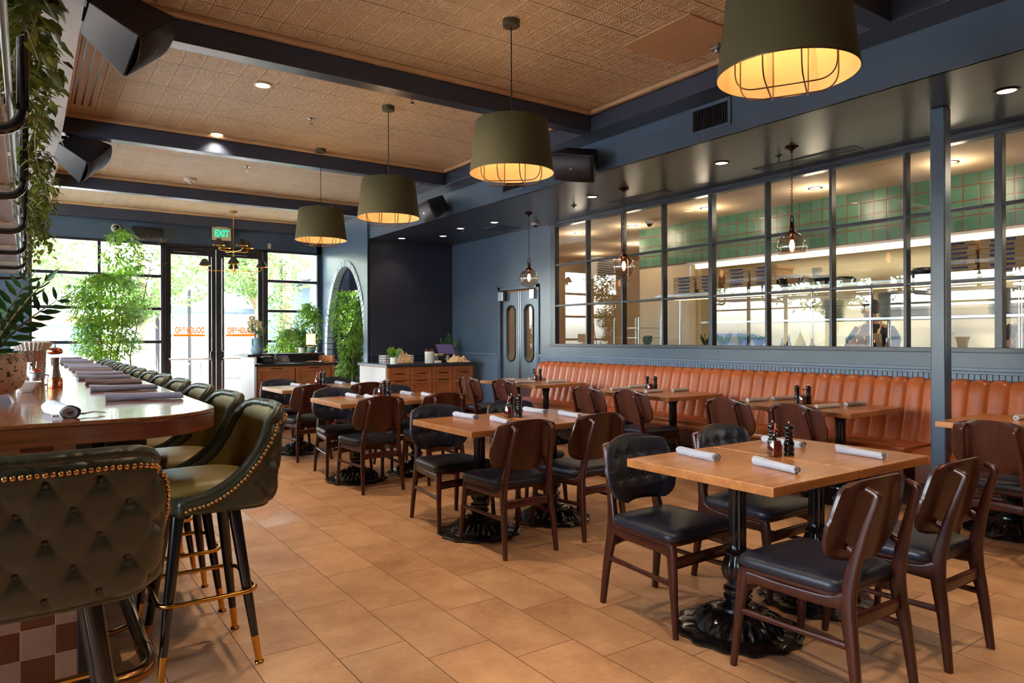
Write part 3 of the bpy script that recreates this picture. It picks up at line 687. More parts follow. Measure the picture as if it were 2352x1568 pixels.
nap_lit = [make_napkin('rolled_napkin', plain('warm_lit_napkin', srgb(196, 184, 178), .85, var=.05, vs=20, bump=.25, bs=400), .25, .02, 2)]  # same napkin as elsewhere; the warm light is put into its colour
napd = [make_napkin('rolled_napkin', M['napkin_dark'], .31, .021, 1), make_napkin('rolled_napkin', M['napkin_brown'], .29, .02, 0)]
def make_grinder():
    t = empty('pepper_grinder')
    MB().lathe([(.024, 0), (.0255, .002), (.0255, .012), (.022, .017), (.0235, .024), (.0255, .032), (.022, .042), (.024, .05), (.0255, .058), (.022, .07), (.0175, .078), (.0165, .084), (.0225, .093), (.0225, .098), (.0165, .104)], n=24).build('body', M['black_gloss'], t, smooth=60)
    MB().lathe([(.016, .105), (.021, .108), (.0215, .114), (.017, .119), (.02, .124), (.024, .133), (.023, .143), (.016, .151), (.006, .155)], n=24).build('cap', M['black_gloss'], t, smooth=60)
    MB().lathe([(.003, .155), (.005, .158), (.005, .164), (.002, .167)], n=10).build('knob', M['chrome'], t, smooth=60)
    return t
grinder = make_grinder()
def make_syrup():
    t = empty('syrup_bottle')
    MB().lathe([(.028, 0), (.032, .003), (.033, .02), (.033, .05), (.026, .075), (.017, .095), (.013, .108), (.013, .118), (.015, .12)], n=24, cap1=False).build('glass_body', M['clear'], t, smooth=60)
    MB().lathe([(.026, .003), (.0305, .005), (.0312, .02), (.0312, .05), (.0245, .073), (.0235, .078)], n=24).build('syrup', M['syrup'], t, smooth=60)
    c = MB().lathe([(.0155, .117), (.0155, .128), (.011, .131)], n=18).build('cap', M['copper'], t, smooth=50)
    MB().lathe([(.0045, .13), (.004, .15), (.0022, .162)], n=10).build('spout', plain('red_spout', srgb(190, 84, 60), .4), c, smooth=60)
    return t
syrup = make_syrup()

# ================================================================ LAYOUT OF THE DINING ROWS
ROWN = ['front floor table', 'second floor table', 'third floor table', 'back floor table']
rows = [(2.355, 2.03), (2.245, 4.07), (2.245, 6.25), (2.31, 8.17)]
jit = random.Random(3)
naps = {0: [(2.655, 2.25, -97), (2.70, 1.855, -103), (3.32, 2.235, -97), (3.33, 1.82, -99)], 1: [(2.60, 4.33, -85), (2.65, 3.95, -98), (3.22, 4.32, -88), (3.26, 3.95, -96)],
        2: [(2.62, 6.50, -88), (2.68, 6.22, -96), (3.17, 6.42, -91), (3.24, 6.12, -98)], 3: [(2.66, 8.36, -84), (2.74, 8.1, -95), (3.22, 8.40, -90), (3.3, 8.08, -92)]}
for k, (x0, yc) in enumerate(rows):
    for j in (0, 1):
        lr = 'left' if j == 0 else 'right'
        place(T_row, (x0 + .31 + j * .63, yc, 0), 0, 'square oak table on ornate black iron pedestal, %s half of %s pair' % (lr, ROWN[k]), 'tables in the open floor rows', 'table')
        xc = x0 + .31 + j * .63
        for side in (-1, 1):
            d = (.475 if side < 0 else .325)
            if k == 0: yy = {-1: [1.575, 1.555], 1: [2.365, 2.37]}[side][j]; xx = xc + {-1: [-.085, -.09], 1: [-.09, -.03]}[side][j]
            else: yy = yc + side * d + jit.uniform(-.03, .03) ; xx = xc + jit.uniform(-.03, .05) - .06; yy += (-.0 if side < 0 else .03)
            if k == 1 and side < 0: yy = 3.72 + (j * .02); xx = [2.555, 3.16][j]
            if k == 1 and side > 0: yy = 4.42; xx = [2.53, 3.2][j]
            if k == 2: yy = [5.86, 6.62][side > 0]; xx = [[2.53, 3.17], [2.55, 3.2]][side > 0][j]
            if k == 3: yy = [7.72, 8.5][side > 0]; xx = [[2.56, 3.2], [2.56, 3.25]][side > 0][j]
            rz = (0 if side < 0 else PI) + math.radians(jit.uniform(-3, 3))
            vis = 'wooden back facing us' if side < 0 else 'tufted navy back facing us'
            place(chair, (xx, yy, 0), rz, 'walnut chair with navy seat, %s, %s one at %s' % (vis, lr, ROWN[k]), 'dining chairs at the open floor tables', 'chair')
    for i, (x, y, a) in enumerate(naps[k]):
        w = ['far left', 'near left', 'far right', 'near right'][i]
        place(nap[i % 2], (x, y, .757), math.radians(a), 'pale grey rolled napkin, %s one on %s pair' % (w, ROWN[k]), 'rolled napkins on the open floor tables', 'napkin')
    bx = x0 + .635 + .02; by = yc + [.02, .1, .15, .25][k]
    place(syrup, (bx - .03, by, .757), 0, 'bottle of red syrup beside black grinders on %s pair' % ROWN[k], 'syrup bottles on the tables', 'bottle')
    place(grinder, (bx + .045, by - .025, .757), .4, 'glossy black grinder, front one of two on %s pair' % ROWN[k], 'grinders on the tables', 'grinder')
    place(grinder, (bx + .035, by + .06, .757), 1.4, 'glossy black grinder, rear one of two on %s pair' % ROWN[k], 'grinders on the tables', 'grinder')

# banquette tables
BN = ['table past the column', 'front banquette table pair', 'middle banquette table pair', 'back banquette table pair']
bans = [(5.5, 1.65, [(1.72,), ()], .0), (5.47, 3.475, None, 0), (5.42, 5.235, None, 0), (5.42, 7.36, None, 0)]
bch = [[(4.98, 1.8)], [(4.97, 3.72), (4.99, 3.12)], [(4.97, 5.46), (4.99, 4.86)], [(4.9, 7.68), (4.99, 7.02)]]
bnp = [[(5.72, 1.95, -8)], [(5.37, 3.88, -6), (5.69, 3.84, -8), (5.33, 3.19, -10), (5.7, 3.165, -5)], [(5.33, 5.6, -4), (5.36, 5.13, 3), (5.71, 5.08, 2), (5.72, 5.72, -6)], [(5.22, 7.66, -10), (5.18, 7.16, -12), (5.56, 7.02, -9), (5.68, 7.58, -8)]]
bbt = [None, (5.5, 3.52), (5.52, 5.33), (5.62, 7.52)]
for k, (bx, by, _, _) in enumerate(bans):
    for j in (0, 1):
        place(T_ban, (bx, by + .31 - j * .63, 0), 0, 'oak table beside the tan leather bench, %s half, %s' % ('far' if j == 0 else 'near', BN[k]), 'tables along the leather banquette', 'table')
    for i, (x, y) in enumerate(bch[k]):
        place(chair, (x, y, 0), -PI / 2 + math.radians(jit.uniform(-3, 3)), 'walnut chair with its back to the aisle, %s at %s' % (['far chair', 'near chair'][i] if len(bch[k]) > 1 else 'sole one', BN[k]), 'dining chairs facing the banquette', 'chair')
    for i, (x, y, a) in enumerate(bnp[k]):
        w = 'only one in view' if k == 0 else ['far aisle side', 'far bench side', 'near aisle side', 'near bench side'][[0, 1, 2, 3][i] if k == 1 else [0, 2, 3, 1][i]]
        place(nap_lit[0], (x, y, .757), math.radians(a), 'warm-light tinted rolled napkin, %s, on %s' % (w, BN[k]), 'rolled napkins on the banquette tables', 'napkin')
    if bbt[k]:
        x, y = bbt[k]
        place(syrup, (x - .02, y - .02, .757), 0, 'bottle of red syrup on %s' % BN[k], 'syrup bottles on the tables', 'bottle')
        place(grinder, (x + .05, y - .03, .757), .4, 'glossy black grinder, front one of two on %s' % BN[k], 'grinders on the tables', 'grinder')
        place(grinder, (x + .02, y + .06, .757), .9, 'glossy black grinder, rear one of two on %s' % BN[k], 'grinders on the tables', 'grinder')

# ================================================================ BANQUETTE
def banquette(y0, y1, lab, far_round):
    r = empty('banquette', (WX, (y0 + y1) / 2, 0), 0, lab, 'bench', 'tan leather banquettes along the right wall'); yo = (y0 + y1) / 2
    N = max(1, round((y1 - y0) / .142)); cw = (y1 - y0) / N; nu = N * 10
    prof = [(-.37, .43), (-.345, .5), (-.31, .62), (-.275, .75), (-.25, .85), (-.232, .92), (-.21, .965), (-.17, .985), (-.12, .985), (-.07, .965), (-.05, .93), (-.045, .8)]
    cp = catmull([(p[0], p[1], 0) for p in prof], 3); m = len(cp)
    def f(i, j):
        y = y0 + (y1 - y0) * i; ph = (i * N) % 1.0; q = cp[min(m - 1, int(round(j * (m - 1))))]; sc = abs(math.sin(PI * ph)) ** .55
        a = .024 * (1 - sc); zc = .965 if True else 0
        # channel groove moves the surface towards the core
        cx, cz = -.12, min(q[1], .86); d = Vector((q[0] - cx, q[1] - cz)); 
        if d.length > 1e-5: d.normalize()
        x, z = q[0] - d.x * a, q[1] - d.y * a
        e = (y1 - y) / .16
        if far_round and e < 1: k = 1 - (1 - (1 - e) ** 2.2); z = z - (z - .43) * 0 - .0 * k; 
        if far_round and e < 1 and z > .8: z -= (.09 * (1 - e) ** 2.5)
        return (x, y - yo, z)
    mb = MB().grid(lambda i, j: f(1 - i, j), nu, m - 1)
    for e in (0, 1):                                   # end caps
        ring = [f(e, j / (m - 1)) for j in range(m)]; b = len(mb.v); mb.v += ring; mb.f.append(tuple(b + i for i in (range(m) if e == 0 else range(m - 1, -1, -1))))
    mb.build('backrest', M['tan_leather'], r, smooth=60)
    s = MB(); rs = []
    sp = [(-.36, .36), (-.36, .455), (-.40, .462), (-.6, .466), (-.80, .462), (-.845, .452), (-.862, .43), (-.865, .40), (-.855, .37)]
    for y in (y0, y0 + .012, y1 - .012, y1):
        k = .94 if y in (y0, y1) else 1
        rs.append([(-.6 + (p[0] + .6) * k, y - yo, .41 + (p[1] - .41) * k) for p in sp][::-1])
    s.rings(rs); s.build('seat', M['tan_leather'], r, smooth=50)
    MB().box(-.83, -.05, y0 - yo + .01, y1 - yo - .01, .2, .37).build('front_panel', leather('brown_leather_panel', srgb(96, 44, 26), .4), r, bevel=.01)
    MB().box(-.84, -.05, y0 - yo, y1 - yo, .175, .2).build('base_rail', M['walnut'], r, bevel=.004)
    nl = max(2, int((y1 - y0) / .9) + 1)
    for i in range(nl):
        y = y0 - yo + .08 + (y1 - y0 - .16) * i / (nl - 1); MB().cyl((-.78, y, 0), (-.78, y, .18), .014, 10, .022).build('leg', M['oak_top'], r, smooth=60)
        MB().cyl((-.15, y, 0), (-.15, y, .18), .014, 10, .022).build('leg', M['oak_top'], r, smooth=60)
banquette(2.72, 8.34, 'long tan leather channel-tufted bench along the kitchen window wall, left of the column', True)
banquette(-.9, 2.66, 'tan leather channel-tufted bench at the right edge, right of the blue column', False)

# ================================================================ BAR
BT = 1.06
bar = empty('bar_counter', (-.1, 7.3, 0), 0, 'long bar counter with rounded wooden top and checkered tile end panel', 'bar')
def inbar(o): o.location = (.1, -7.3, 0); return o
ol = [(-1.4, 2.77)]
for i in range(13): a = -PI / 2 + PI / 2 * i / 12; ol.append((.636 - .34 + .34 * math.cos(a), 2.77 + .34 + .34 * math.sin(a)))
ol += [(.636, 11.9), (-.55, 11.9), (-.55, 3.6), (-1.4, 3.6)]
inbar(MB().prism(ol, BT - .016, BT).build('counter_top', M['bar_wood'], bar, bevel=.005, seg=3)); inbar(MB().prism(ol, BT - .078, BT - .0155).build('edge_band', M['bar_edge'], bar, bevel=.004, seg=2))
inbar(MB().box(-1.35, .15, 3.04, 3.06, .0, BT - .08).build('end_panel', M['checker'], bar))
inbar(MB().box(.15, .2, 3.03, 3.1, 0, BT - .08).build('corner_post', M['black'], bar, bevel=.004))
inbar(MB().box(-.5, .17, 3.06, 11.8, .12, BT - .08).box(-1.35, -.5, 3.06, 3.5, .12, BT - .08).build('body', M['navy_dark'], bar))
inbar(MB().box(-1.3, .12, 3.1, 11.8, 0, .12).build('plinth', M['black'], bar))
ft = MB().sweep(rnd_path([(-1.2, 2.72, .17), (.36, 2.72, .17), (.36, 11.7, .17)], .12, 8), .026, 16); inbar(ft.build('foot_rail', M['brass_old'], bar, smooth=60))
for y in (3.3, 4.6, 6, 7.4, 8.8, 10.2): inbar(MB().sweep(rnd_path([(.17, y, .17), (.27, y, .12), (.36, y, .145)], .04), .012, 8).cyl((.17, y, .17), (.185, y, .17), .035).build('rail_bracket', M['brass_old'], bar, smooth=60))
for y in (2.95, 6.2): inbar(MB().cyl((.36, y, .17), (.36, y + .03, .17), .0285, 18).build('rail_collar', M['brass_old'], bar, smooth=40))

# ================================================================ BAR STOOL (faces +y)
def make_stool():
    r = empty('bar_stool')
    ws = (.41, .37)
    for sx in (-1, 1):
        for sy in (-1, 1):
            L = MB(); f = Vector((sx * .205, sy * .185, 0)); t = Vector((sx * .115, sy * .105, .645)); p = lambda k: f.lerp(t, k)
            L.sweep([p(.17), p(.5), p(1)], [.0155, .021, .026], 14)
            leg = L.build('leg', M['ebony'], r, smooth=60)
            MB().sweep([p(.018), p(.17)], [.0125, .0158], 14).build('ferrule', M['brass'], leg, smooth=50)
            MB().lathe([(.008, .012), (.017, .010), (.019, .004), (.014, 0)], (f.x, f.y, 0), 14).build('foot', M['brass'], leg, smooth=60)
    k = .3 / .645; a, b = .205 + (.115 - .205) * k + .022, .185 + (.105 - .185) * k + .022
    c = rrect(2 * a + .03, 2 * b + .03, .06, 6); MB().sweep([(x, y, .3) for x, y in c], .0095, 10, closed=True).build('foot_ring', M['brass'], r, smooth=60)
    MB().box(-.16, .16, -.15, .15, .635, .655).build('seat_plate', M['black'], r, bevel=.005)
    ol = rrect(.45, .45, .17, 9, 0, .015)
    s = cushion(MB(), ol, [(.02, .655), (.0, .66), (-.002, .69), (-.002, .715)]); s.build('seat_base', M['olive_leather'], r, smooth=60)
    cushion(MB(), ol, [(.004, .717), (-.004, .722), (-.004, .735), (.004, .752), (.02, .764), (.06, .774), (.12, .779), (.17, .781), (.21, .782)], (0, .015)).build('seat', M['olive_lit'], r, smooth=70)
    MB().sweep([(x * 1.012, (y - .015) * 1.012 + .015, .718) for x, y in ol], .0045, 8, closed=True).build('piping', M['olive_leather'], r, smooth=60)
    # wrap-round back shell
    NU, NV = 96, 36
    hw, yr, yf, rc = .25, -.235, .115, .09
    plan = []; segs = [((hw, yf), (hw, yr + rc)), None, ((hw - rc, yr), (-hw + rc, yr)), None, ((-hw, yr + rc), (-hw, yf))]
    for i in range(16): t = i / 16; plan.append((hw, yf + (yr + rc - yf) * t))
    for i in range(14): a = -i / 14 * PI / 2; plan.append((hw - rc + rc * math.cos(a), yr + rc + rc * math.sin(a)))
    for i in range(24): t = i / 24; plan.append((hw - rc + (2 * rc - 2 * hw) * t, yr))
    for i in range(14): a = -PI / 2 - i / 14 * PI / 2; plan.append((-hw + rc + rc * math.cos(a), yr + rc + rc * math.sin(a)))
    for i in range(17): t = i / 16; plan.append((-hw, yr + rc + (yf - yr - rc) * t))
    L = [0]
    for i in range(1, len(plan)): L.append(L[-1] + math.dist(plan[i], plan[i - 1]))
    tot = L[-1]
    def pl(s):                                          # arc length -> (point, outward normal)
        s = max(0, min(tot, s)); k = 0
        while k < len(L) - 2 and L[k + 1] < s: k += 1
        f = (s - L[k]) / (L[k + 1] - L[k]); a, b = plan[k], plan[k + 1]; d = (b[0] - a[0], b[1] - a[1]); l = math.hypot(*d)
        return a[0] + d[0] * f, a[1] + d[1] * f, -d[1] / l, d[0] / l
    half = tot / 2
    def top(s):
        d = abs(s - half)                               # distance from the centre of the back
        tab = [(0, 1.042), (.15, 1.042), (.19, 1.039), (.215, 1.028), (.235, 1.005), (.25, .972), (.27, .918), (.295, .865), (.33, .815), (.375, .775), (.42, .745), (.47, .722), (half, .705)]
        return interp(tab, d)
    bl = []
    for row, z in enumerate((.69, .765, .84, .915, .985)):
        n = 4 if row % 2 == 0 else 3
        for i in range(5 if row % 2 == 0 else 4): bl.append(((i - (2 if row % 2 == 0 else 1.5)) * .118, z))
    def P(s, v, out):
        x, y, nx, ny = pl(s); z0 = .652 + .012 * min(1, abs(s - half) / half); zt = top(s); z = z0 + (zt - z0) * v; h = max(0, z - .70)
        bend = .17 * h * (.35 + .65 * max(0, 1 - abs(s - half) / .36)); nn = Vector((nx, ny, 0)); nn.normalize()
        p = Vector((x, y, z)) - nn * 0; ol_ = out
        if out > 0:
            e = min(1, min(v, 1 - v) * 9 + .0); rnd = (1 - (1 - e) ** 2) ** .5; ol_ = .006 + (out - .006) * (.35 + .65 * rnd)
            if v < .15: ol_ -= .02 * (1 - v / .15) ** 2
            for a, bz in bl:
                dd = ((s - half - a) / .021) ** 2 + ((z - bz) / .021) ** 2
                if dd < 12: ol_ -= .011 * math.exp(-dd)
            u1 = ((s - half) / .118 + (z - .69) / .15) ; u2 = ((s - half) / .118 - (z - .69) / .15)
            if abs(s - half) < .30:
                for u in (u1, u2): q = abs(u - round(u)); ol_ -= .0045 * math.exp(-(q / .05) ** 2)
        return p + nn * (ol_ + bend) * 1.0 + Vector((0, 0, 0))
    s0 = 0.0
    sh = MB(); sh.grid(lambda i, j: P(tot * i, j, .034), NU * 2, NV)
    o_ = sh.build('backrest', M['olive_leather'], r, smooth=180)
    inn = MB(); inn.grid(lambda i, j: P(tot * (1 - i), j, -.006), NU * 2, 14)
    inn.build('inner_back', M['olive_lit'], r, smooth=180)
    ed = MB(); tp = [P(tot * i / 120, 1, .008) + Vector((0, 0, .002)) for i in range(121)]; fr = [P(0, v / 8, .01) for v in range(9)]; en = [P(tot, 1 - v / 8, .01) for v in range(9)]
    path = fr + tp + en; ed.sweep(path, .0195, 12, up=(0, 0, 1)); ed.build('rolled_edge', M['olive_leather'], r, smooth=180)
    bt = MB().sweep([P(tot * i / 80, .0, .012) for i in range(81)], .011, 8); bt.build('bottom_edge', M['olive_leather'], r, smooth=180)
    nl = MB(); acc = 0; prev = None
    def Pn(q):
        z0 = .655; return P(q, 1 - min(.9, .03 / (top(q) - z0)), .0365)
    pts = [P(.012, v / 30, .036) for v in range(3, 12)] + [Pn(.012 + (tot - .024) * i / 900) for i in range(901)] + [P(tot - .012, 1 - v / 30, .036) for v in range(19, 28)]
    for p in pts:
        if prev is None or (p - prev).length >= .0158: nl.ball(p, .0076, 8, 5); prev = p
    nl.build('nailhead_trim', M['nail'], r, smooth=180)
    for a, bz in bl:
        s = half + a; z0 = .652; v = (bz - z0) / (top(s) - z0)
        if v < .9: MB().ball(P(s, v, .034) , .0105, 10, 6).build('button', M['olive_leather'], o_, smooth=180)
    return r
stool = make_stool()
ORD = ['nearest', 'second', 'third', 'fourth', 'fifth', 'sixth', 'seventh', 'eighth', 'ninth', 'tenth', 'eleventh', 'twelfth', 'farthest']
place(stool, (.02, 2.33, 0), math.radians(3), 'olive leather bar stool with tufted back at the rounded end of the bar', 'olive leather bar stools', 'stool')
for k, y in enumerate((3.17, 3.83, 4.52, 5.22, 5.95, 6.62, 7.3, 7.95, 8.6, 9.25, 9.9, 10.5, 11.1)):
    place(stool, (.60, y, 0), PI / 2, 'olive leather bar stool along the bar side, %s in the row from the camera' % ORD[k], 'olive leather bar stools', 'stool')

# ================================================================ BAR TOP THINGS
NW = ['first', 'second', 'third', 'fourth', 'fifth', 'sixth', 'seventh', 'eighth', 'ninth', 'tenth', 'eleventh', 'twelfth']
for k, (x, y, a, kind) in enumerate(((.44, 3.56, -10, 0), (.425, 4.24, -6, 0), (.432, 4.85, -3, 1), (.43, 5.45, 4, 0), (.45, 6.1, 5, 0), (.45, 6.75, -3, 1), (.46, 7.4, 6, 0), (.45, 8.05, -4, 0), (.44, 8.7, 3, 1), (.45, 9.4, 5, 0), (.45, 10.1, -3, 0), (.45, 10.8, 4, 1))):
    place(napd[kind], (x, y, BT), math.radians(a), '%s rolled napkin on the bar top, %s in the row from the camera' % (['dark grey', 'dark brown'][kind], NW[k]), 'dark rolled napkins along the bar', 'napkin')
o = place(nap[0], (.1, 3.02, BT), math.radians(-80), 'pale grey rolled napkin at the rounded end of the bar top beside a fork', None, 'napkin'); o.scale = (1.1, 1.25, 1.25)
fk = MB()
fk.sweep(rnd_path([(-.09, 0, .006), (-.02, .0, .008), (.02, .002, .006)], .02), [.004] * 9, 8)
for d in (-.008, 0, .008): fk.sweep([(.015, d * .6, .006), (.045, d, .010), (.085, d, .004)], .0017, 6)
o = one('fork', fk, M['steel'], 'steel fork poking out from the pale rolled napkin on the bar end', 'fork', smooth=60); o.location = (.155, 2.93, BT + .004); o.rotation_euler = (0, 0, math.radians(20))
# potted plant on the bar
def leaf(mb, p, d, nrm, L, W, fold=.25, droop=0):
    d = Vector(d).normalized(); s = d.cross(Vector(nrm))
    if s.length < 1e-3: s = d.cross(Vector((1, .3, .2)))
    s.normalize(); u = s.cross(d); p = Vector(p); m1 = p + d * L * .35; m2 = p + d * L * .72 - Vector((0, 0, droop * L * .3)); t = p + d * L - Vector((0, 0, droop * L * .7))
    v = [p, m1 + s * W * .5 + u * W * fold, m1, m1 - s * W * .5 + u * W * fold, m2 + s * W * .38 + u * W * fold * .8, m2, m2 - s * W * .38 + u * W * fold * .8, t]
    mb.add(v, [(0, 2, 1), (0, 3, 2), (1, 2, 5, 4), (2, 3, 6, 5), (4, 5, 7), (5, 6, 7)])
def zz_stem(lf, stm, base, tipdir, L, n, ll, lw, rg, r=.006):
    base = Vector(base); d = Vector(tipdir).normalized(); side = d.cross(Vector((0, 0, 1))); side = side.normalized() if side.length > .05 else Vector((1, 0, 0))
    az = rg.uniform(0, PI); side = Matrix.Rotation(az, 3, d) @ side; P = []
    for i in range(n + 1):
        f = i / n; P.append(base + d * L * f + Vector((d.x, d.y, 0)) * L * .35 * f * f - Vector((0, 0, .1 * L * f * f)))
    stm.sweep(P, [r * (1 - .7 * i / n) for i in range(n + 1)], 7)
    for i in range(max(1, n // 5), n + 1):
        t = (P[i] - P[i - 1]).normalized(); k = .55 + .45 * math.sin(PI * min(1, i / n * .95))
        for sg in (-1, 1):
            dr = (t * .75 + side * sg * 1.0 + Vector((0, 0, rg.uniform(-.1, .2)))).normalized(); leaf(lf, P[i], dr, t.cross(side) * 1, ll * k * rg.uniform(.85, 1.1), lw * k, .12)
    leaf(lf, P[-1], t, side, ll * .8, lw * .7, .15)
def zz_plant(name, loc, stems, L, ll, lw, potf, label, cat='plant', seed=1, lean=None, mat='leaf_dark'):
    rg = random.Random(seed); t = empty(name, loc, 0, label, cat); z0 = potf(t); lf, sm = MB(), MB()
    for i in range(stems):
        a = 2 * PI * i / stems + rg.uniform(-.3, .3); el = rg.uniform(.1, .6)
        d = Vector((math.cos(a) * el, math.sin(a) * el, 1)) + (Vector(lean) * rg.uniform(.3, 1) if lean else Vector())
        zz_stem(lf, sm, (.02 * math.cos(a), .02 * math.sin(a), z0 - .01), d, L * rg.uniform(.6, 1.1), 9 if L > .4 else 12, ll, lw, rg, .007)
    lf.build('foliage', M[mat], t, smooth=40); sm.build('stems', M['stem'], t, smooth=60); return t
def pot_speckled(t):
    MB().lathe([(.06, .035), (.095, .04), (.135, .065), (.152, .10), (.156, .16), (.152, .215), (.145, .218), (.146, .20)], n=40, cap1=False).build('pot', M['speckle'], t, smooth=60)
    MB().lathe([(.001, .195), (.146, .195)], n=30, cap0=False, cap1=False).build('soil', M['soil'], t)
    for k in range(3):
        a = -.35 + 2 * PI * k / 3; MB().sweep([(.10 * math.cos(a), .10 * math.sin(a), .06), (.118 * math.cos(a), .118 * math.sin(a), 0)], [.016, .009], 12).build('foot', M['white'], t, smooth=60)
    rg = random.Random(4); g = MB()
    for i in range(900):
        a = rg.uniform(0, 2 * PI); q = .15 * math.sqrt(rg.random()); d = (math.cos(a + rg.uniform(-1, 1)) * rg.uniform(.3, 1), math.sin(a + rg.uniform(-1, 1)) * rg.uniform(.3, 1), rg.uniform(-.2, .8)); p = (q * math.cos(a), q * math.sin(a), .2 + .02 * rg.random())
        leaf(g, p, d, (0, 0, 1), rg.uniform(.02, .06), .004, .1, .8)
    g.build('creeping_foliage', M['leaf_dark'], t); return .2
zz_plant('potted_plant', (-.155, 3.78, BT), 7, .42, .105, .03, pot_speckled, 'tall green plant in speckled pot with white feet on the bar top', seed=11, lean=(.25, .1, 0))
t = empty('pepper_mill', (.13, 4.72, BT), 0, 'tall copper and glass pepper mill on the bar top', 'pepper mill')
MB().lathe([(.037, 0), (.038, .003), (.038, .035), (.036, .04), (.0385, .046), (.036, .052), (.034, .06)], n=32).build('base', M['copper'], t, smooth=50)
g = MB().lathe([(.034, .06), (.030, .08), (.0235, .115), (.024, .15), (.030, .182), (.031, .19)], n=32, cap0=False, cap1=False).build('glass_body', M['clear'], t, smooth=60)
MB().lathe([(.029, .061), (.0255, .08), (.0195, .115), (.0195, .15), (.022, .172)], n=24).build('peppercorns', plain('peppercorn', srgb(96, 66, 48), .7, var=.5, vs=140, bump=.8, bs=160), g, smooth=60)
MB().lathe([(.020, .19), (.036, .195), (.039, .205), (.037, .217), (.026, .226), (.008, .229)], n=32).build('cap', M['copper'], t, smooth=60)
MB().lathe([(.004, .228), (.005, .234), (.006, .242), (.003, .247)], n=12).build('knob', M['chrome'], t, smooth=60)
t = empty('syrup_dispenser', (.045, 4.78, BT), 0, 'ribbed steel syrup dispenser with pointed copper lid beside the copper mill', 'dispenser')
MB().lathe([(.034, 0), (.035, .004), (.035, .055), (.037, .06), (.035, .066), (.037, .072), (.035, .078), (.036, .084), (.032, .09)], n=32).build('body', M['steel'], t, smooth=40)
MB().lathe([(.026, .088), (.024, .1), (.014, .108), (.006, .112), (.0035, .13), (.0015, .15)], n=20).build('lid', M['copper'], t, smooth=50)
MB().sweep(rnd_path([(.034, 0, .075), (.06, 0, .07), (.06, 0, .02), (.036, 0, .015)], .015), .004, 8).build('handle', M['steel'], t, smooth=60)
t = empty('glass_jar', (.055, 5.02, BT), 0, 'embossed clear glass jar on the bar top behind the copper mill', 'jar')
n_ = NT('embossed_glass'); 
MB().lathe([(.07, 0), (.078, .006), (.08, .02), (.08, .115), (.074, .13), (.072, .14)], n=36, mod=lambda a, k, z: 1 + .025 * math.sin(18 * a + z * 90), cap1=False).build('body', M['clear'], t, smooth=60)
MB().lathe([(.076, .132), (.079, .136), (.079, .142), (.074, .146)], n=30, cap0=False, cap1=False).build('rim', M['clear'], t, smooth=60)
t = empty('metal_canister', (.02, 5.3, BT), 0, 'shiny steel canister holding white paper filters behind the glass jar', 'canister')
MB().lathe([(.068, 0), (.074, .004), (.082, .2), (.085, .205), (.083, .212)], n=36).build('body', M['chrome'], t, smooth=50)
pf = MB(); pf.grid(lambda i, j: ((.085 + .03 * j + .006 * math.sin(60 * PI * i)) * math.cos(2 * PI * i), (.085 + .03 * j + .006 * math.sin(60 * PI * i)) * math.sin(2 * PI * i), .205 + .05 * j), 240, 3)
pf.grid(lambda i, j: ((.11 * (1 - j) + .004 * math.sin(60 * PI * i)) * math.cos(2 * PI * i), (.11 * (1 - j) + .004 * math.sin(60 * PI * i)) * math.sin(2 * PI * i), .25 + .012 * math.sin(9 * j)), 240, 6)
pf.build('paper_filter', M['white_plastic'], t, smooth=180)
bm_ = MB(); sq = [rrect(s, s, s * .2, 4) for s in (.05, .06, .1, .125, .12, .09, .055)]; bm_.rings([[(x, y, z) for x, y in r] for r, z in zip(sq, (0, .002, .032, .055, .055, .03, .008))])
o = one('bowl', bm_, M['white'], 'small square white bowl on the bar top beside the speckled pot', 'bowl', smooth=50); o.location = (-.0, 4.42, BT)
t = empty('sauce_bottle', (-.02, 4.72, BT), 0, 'small red topped bottle on the bar top behind the white bowl', 'bottle')
MB().lathe([(.016, 0), (.018, .003), (.018, .05), (.012, .065)], n=18).build('body', M['clear'], t, smooth=50)
MB().lathe([(.013, .06), (.014, .062), (.014, .088), (.01, .092)], n=18).build('cap', plain('red_cap', srgb(190, 24, 30), .4), t, smooth=50)

# hanging bottle rack over the bar
t = empty('bottle_rack', (-.3, 5, 2.1), 0, 'black tube rack with wooden shelves hanging over the bar', 'rack')
fy = [1.7, 3.15, 4.6, 6.1, 7.6, 9.2, 10.8]
for y in fy: MB().sweep(rnd_path([(.29, y - 5, 1.19), (.29, y - 5, .0), (-.5, y - 5, .0), (-.5, y - 5, 1.19)], .1, 8), .021, 12, up=(0, 1, 0)).build('frame_tube', M['black_gloss'], t, smooth=60)
for y in fy[:-1]:
    for z in (.04, .52): MB().box(-.45, .23, y - 5 + .06, y - 5 + 1.3, z, z + .03).build('shelf_board', wood('grey_shelf_wood', srgb(120, 104, 92), srgb(170, 150, 134), 'y', .35, .3) if (y == fy[0] and z == .04) else bpy.data.materials['grey_shelf_wood'], t, bevel=.003)
MB().sweep([(.25, -3.4, .1), (.25, 6, .1)], .012, 8).build('front_rail', M['steel'], t, smooth=60)
MB().sweep([(.25, -3.4, .62), (.25, 6, .62)], .012, 8).build('front_rail', M['steel'], t, smooth=60)
amb = glass('amber_glass', (.9, .38, .08, 1), 0, 1.5, .05)
def bottle(loc, h, lab, mat):
    t = empty('liquor_bottle', loc, 0, lab, 'bottle', 'bottles on the hanging rack')
    MB().lathe([(.035, 0), (.038, .005), (.038, h * .6), (.03, h * .7), (.014, h * .8), (.013, h)], n=20).build('glass_body', mat, t, smooth=50)
    MB().lathe([(.016, h * .96), (.016, h + .012)], n=14).build('cap', M['black'], t, smooth=50); MB().lathe([(.0386, h * .2), (.0386, h * .5)], n=20, cap0=False, cap1=False).build('paper_label', M['card'], t, smooth=50)
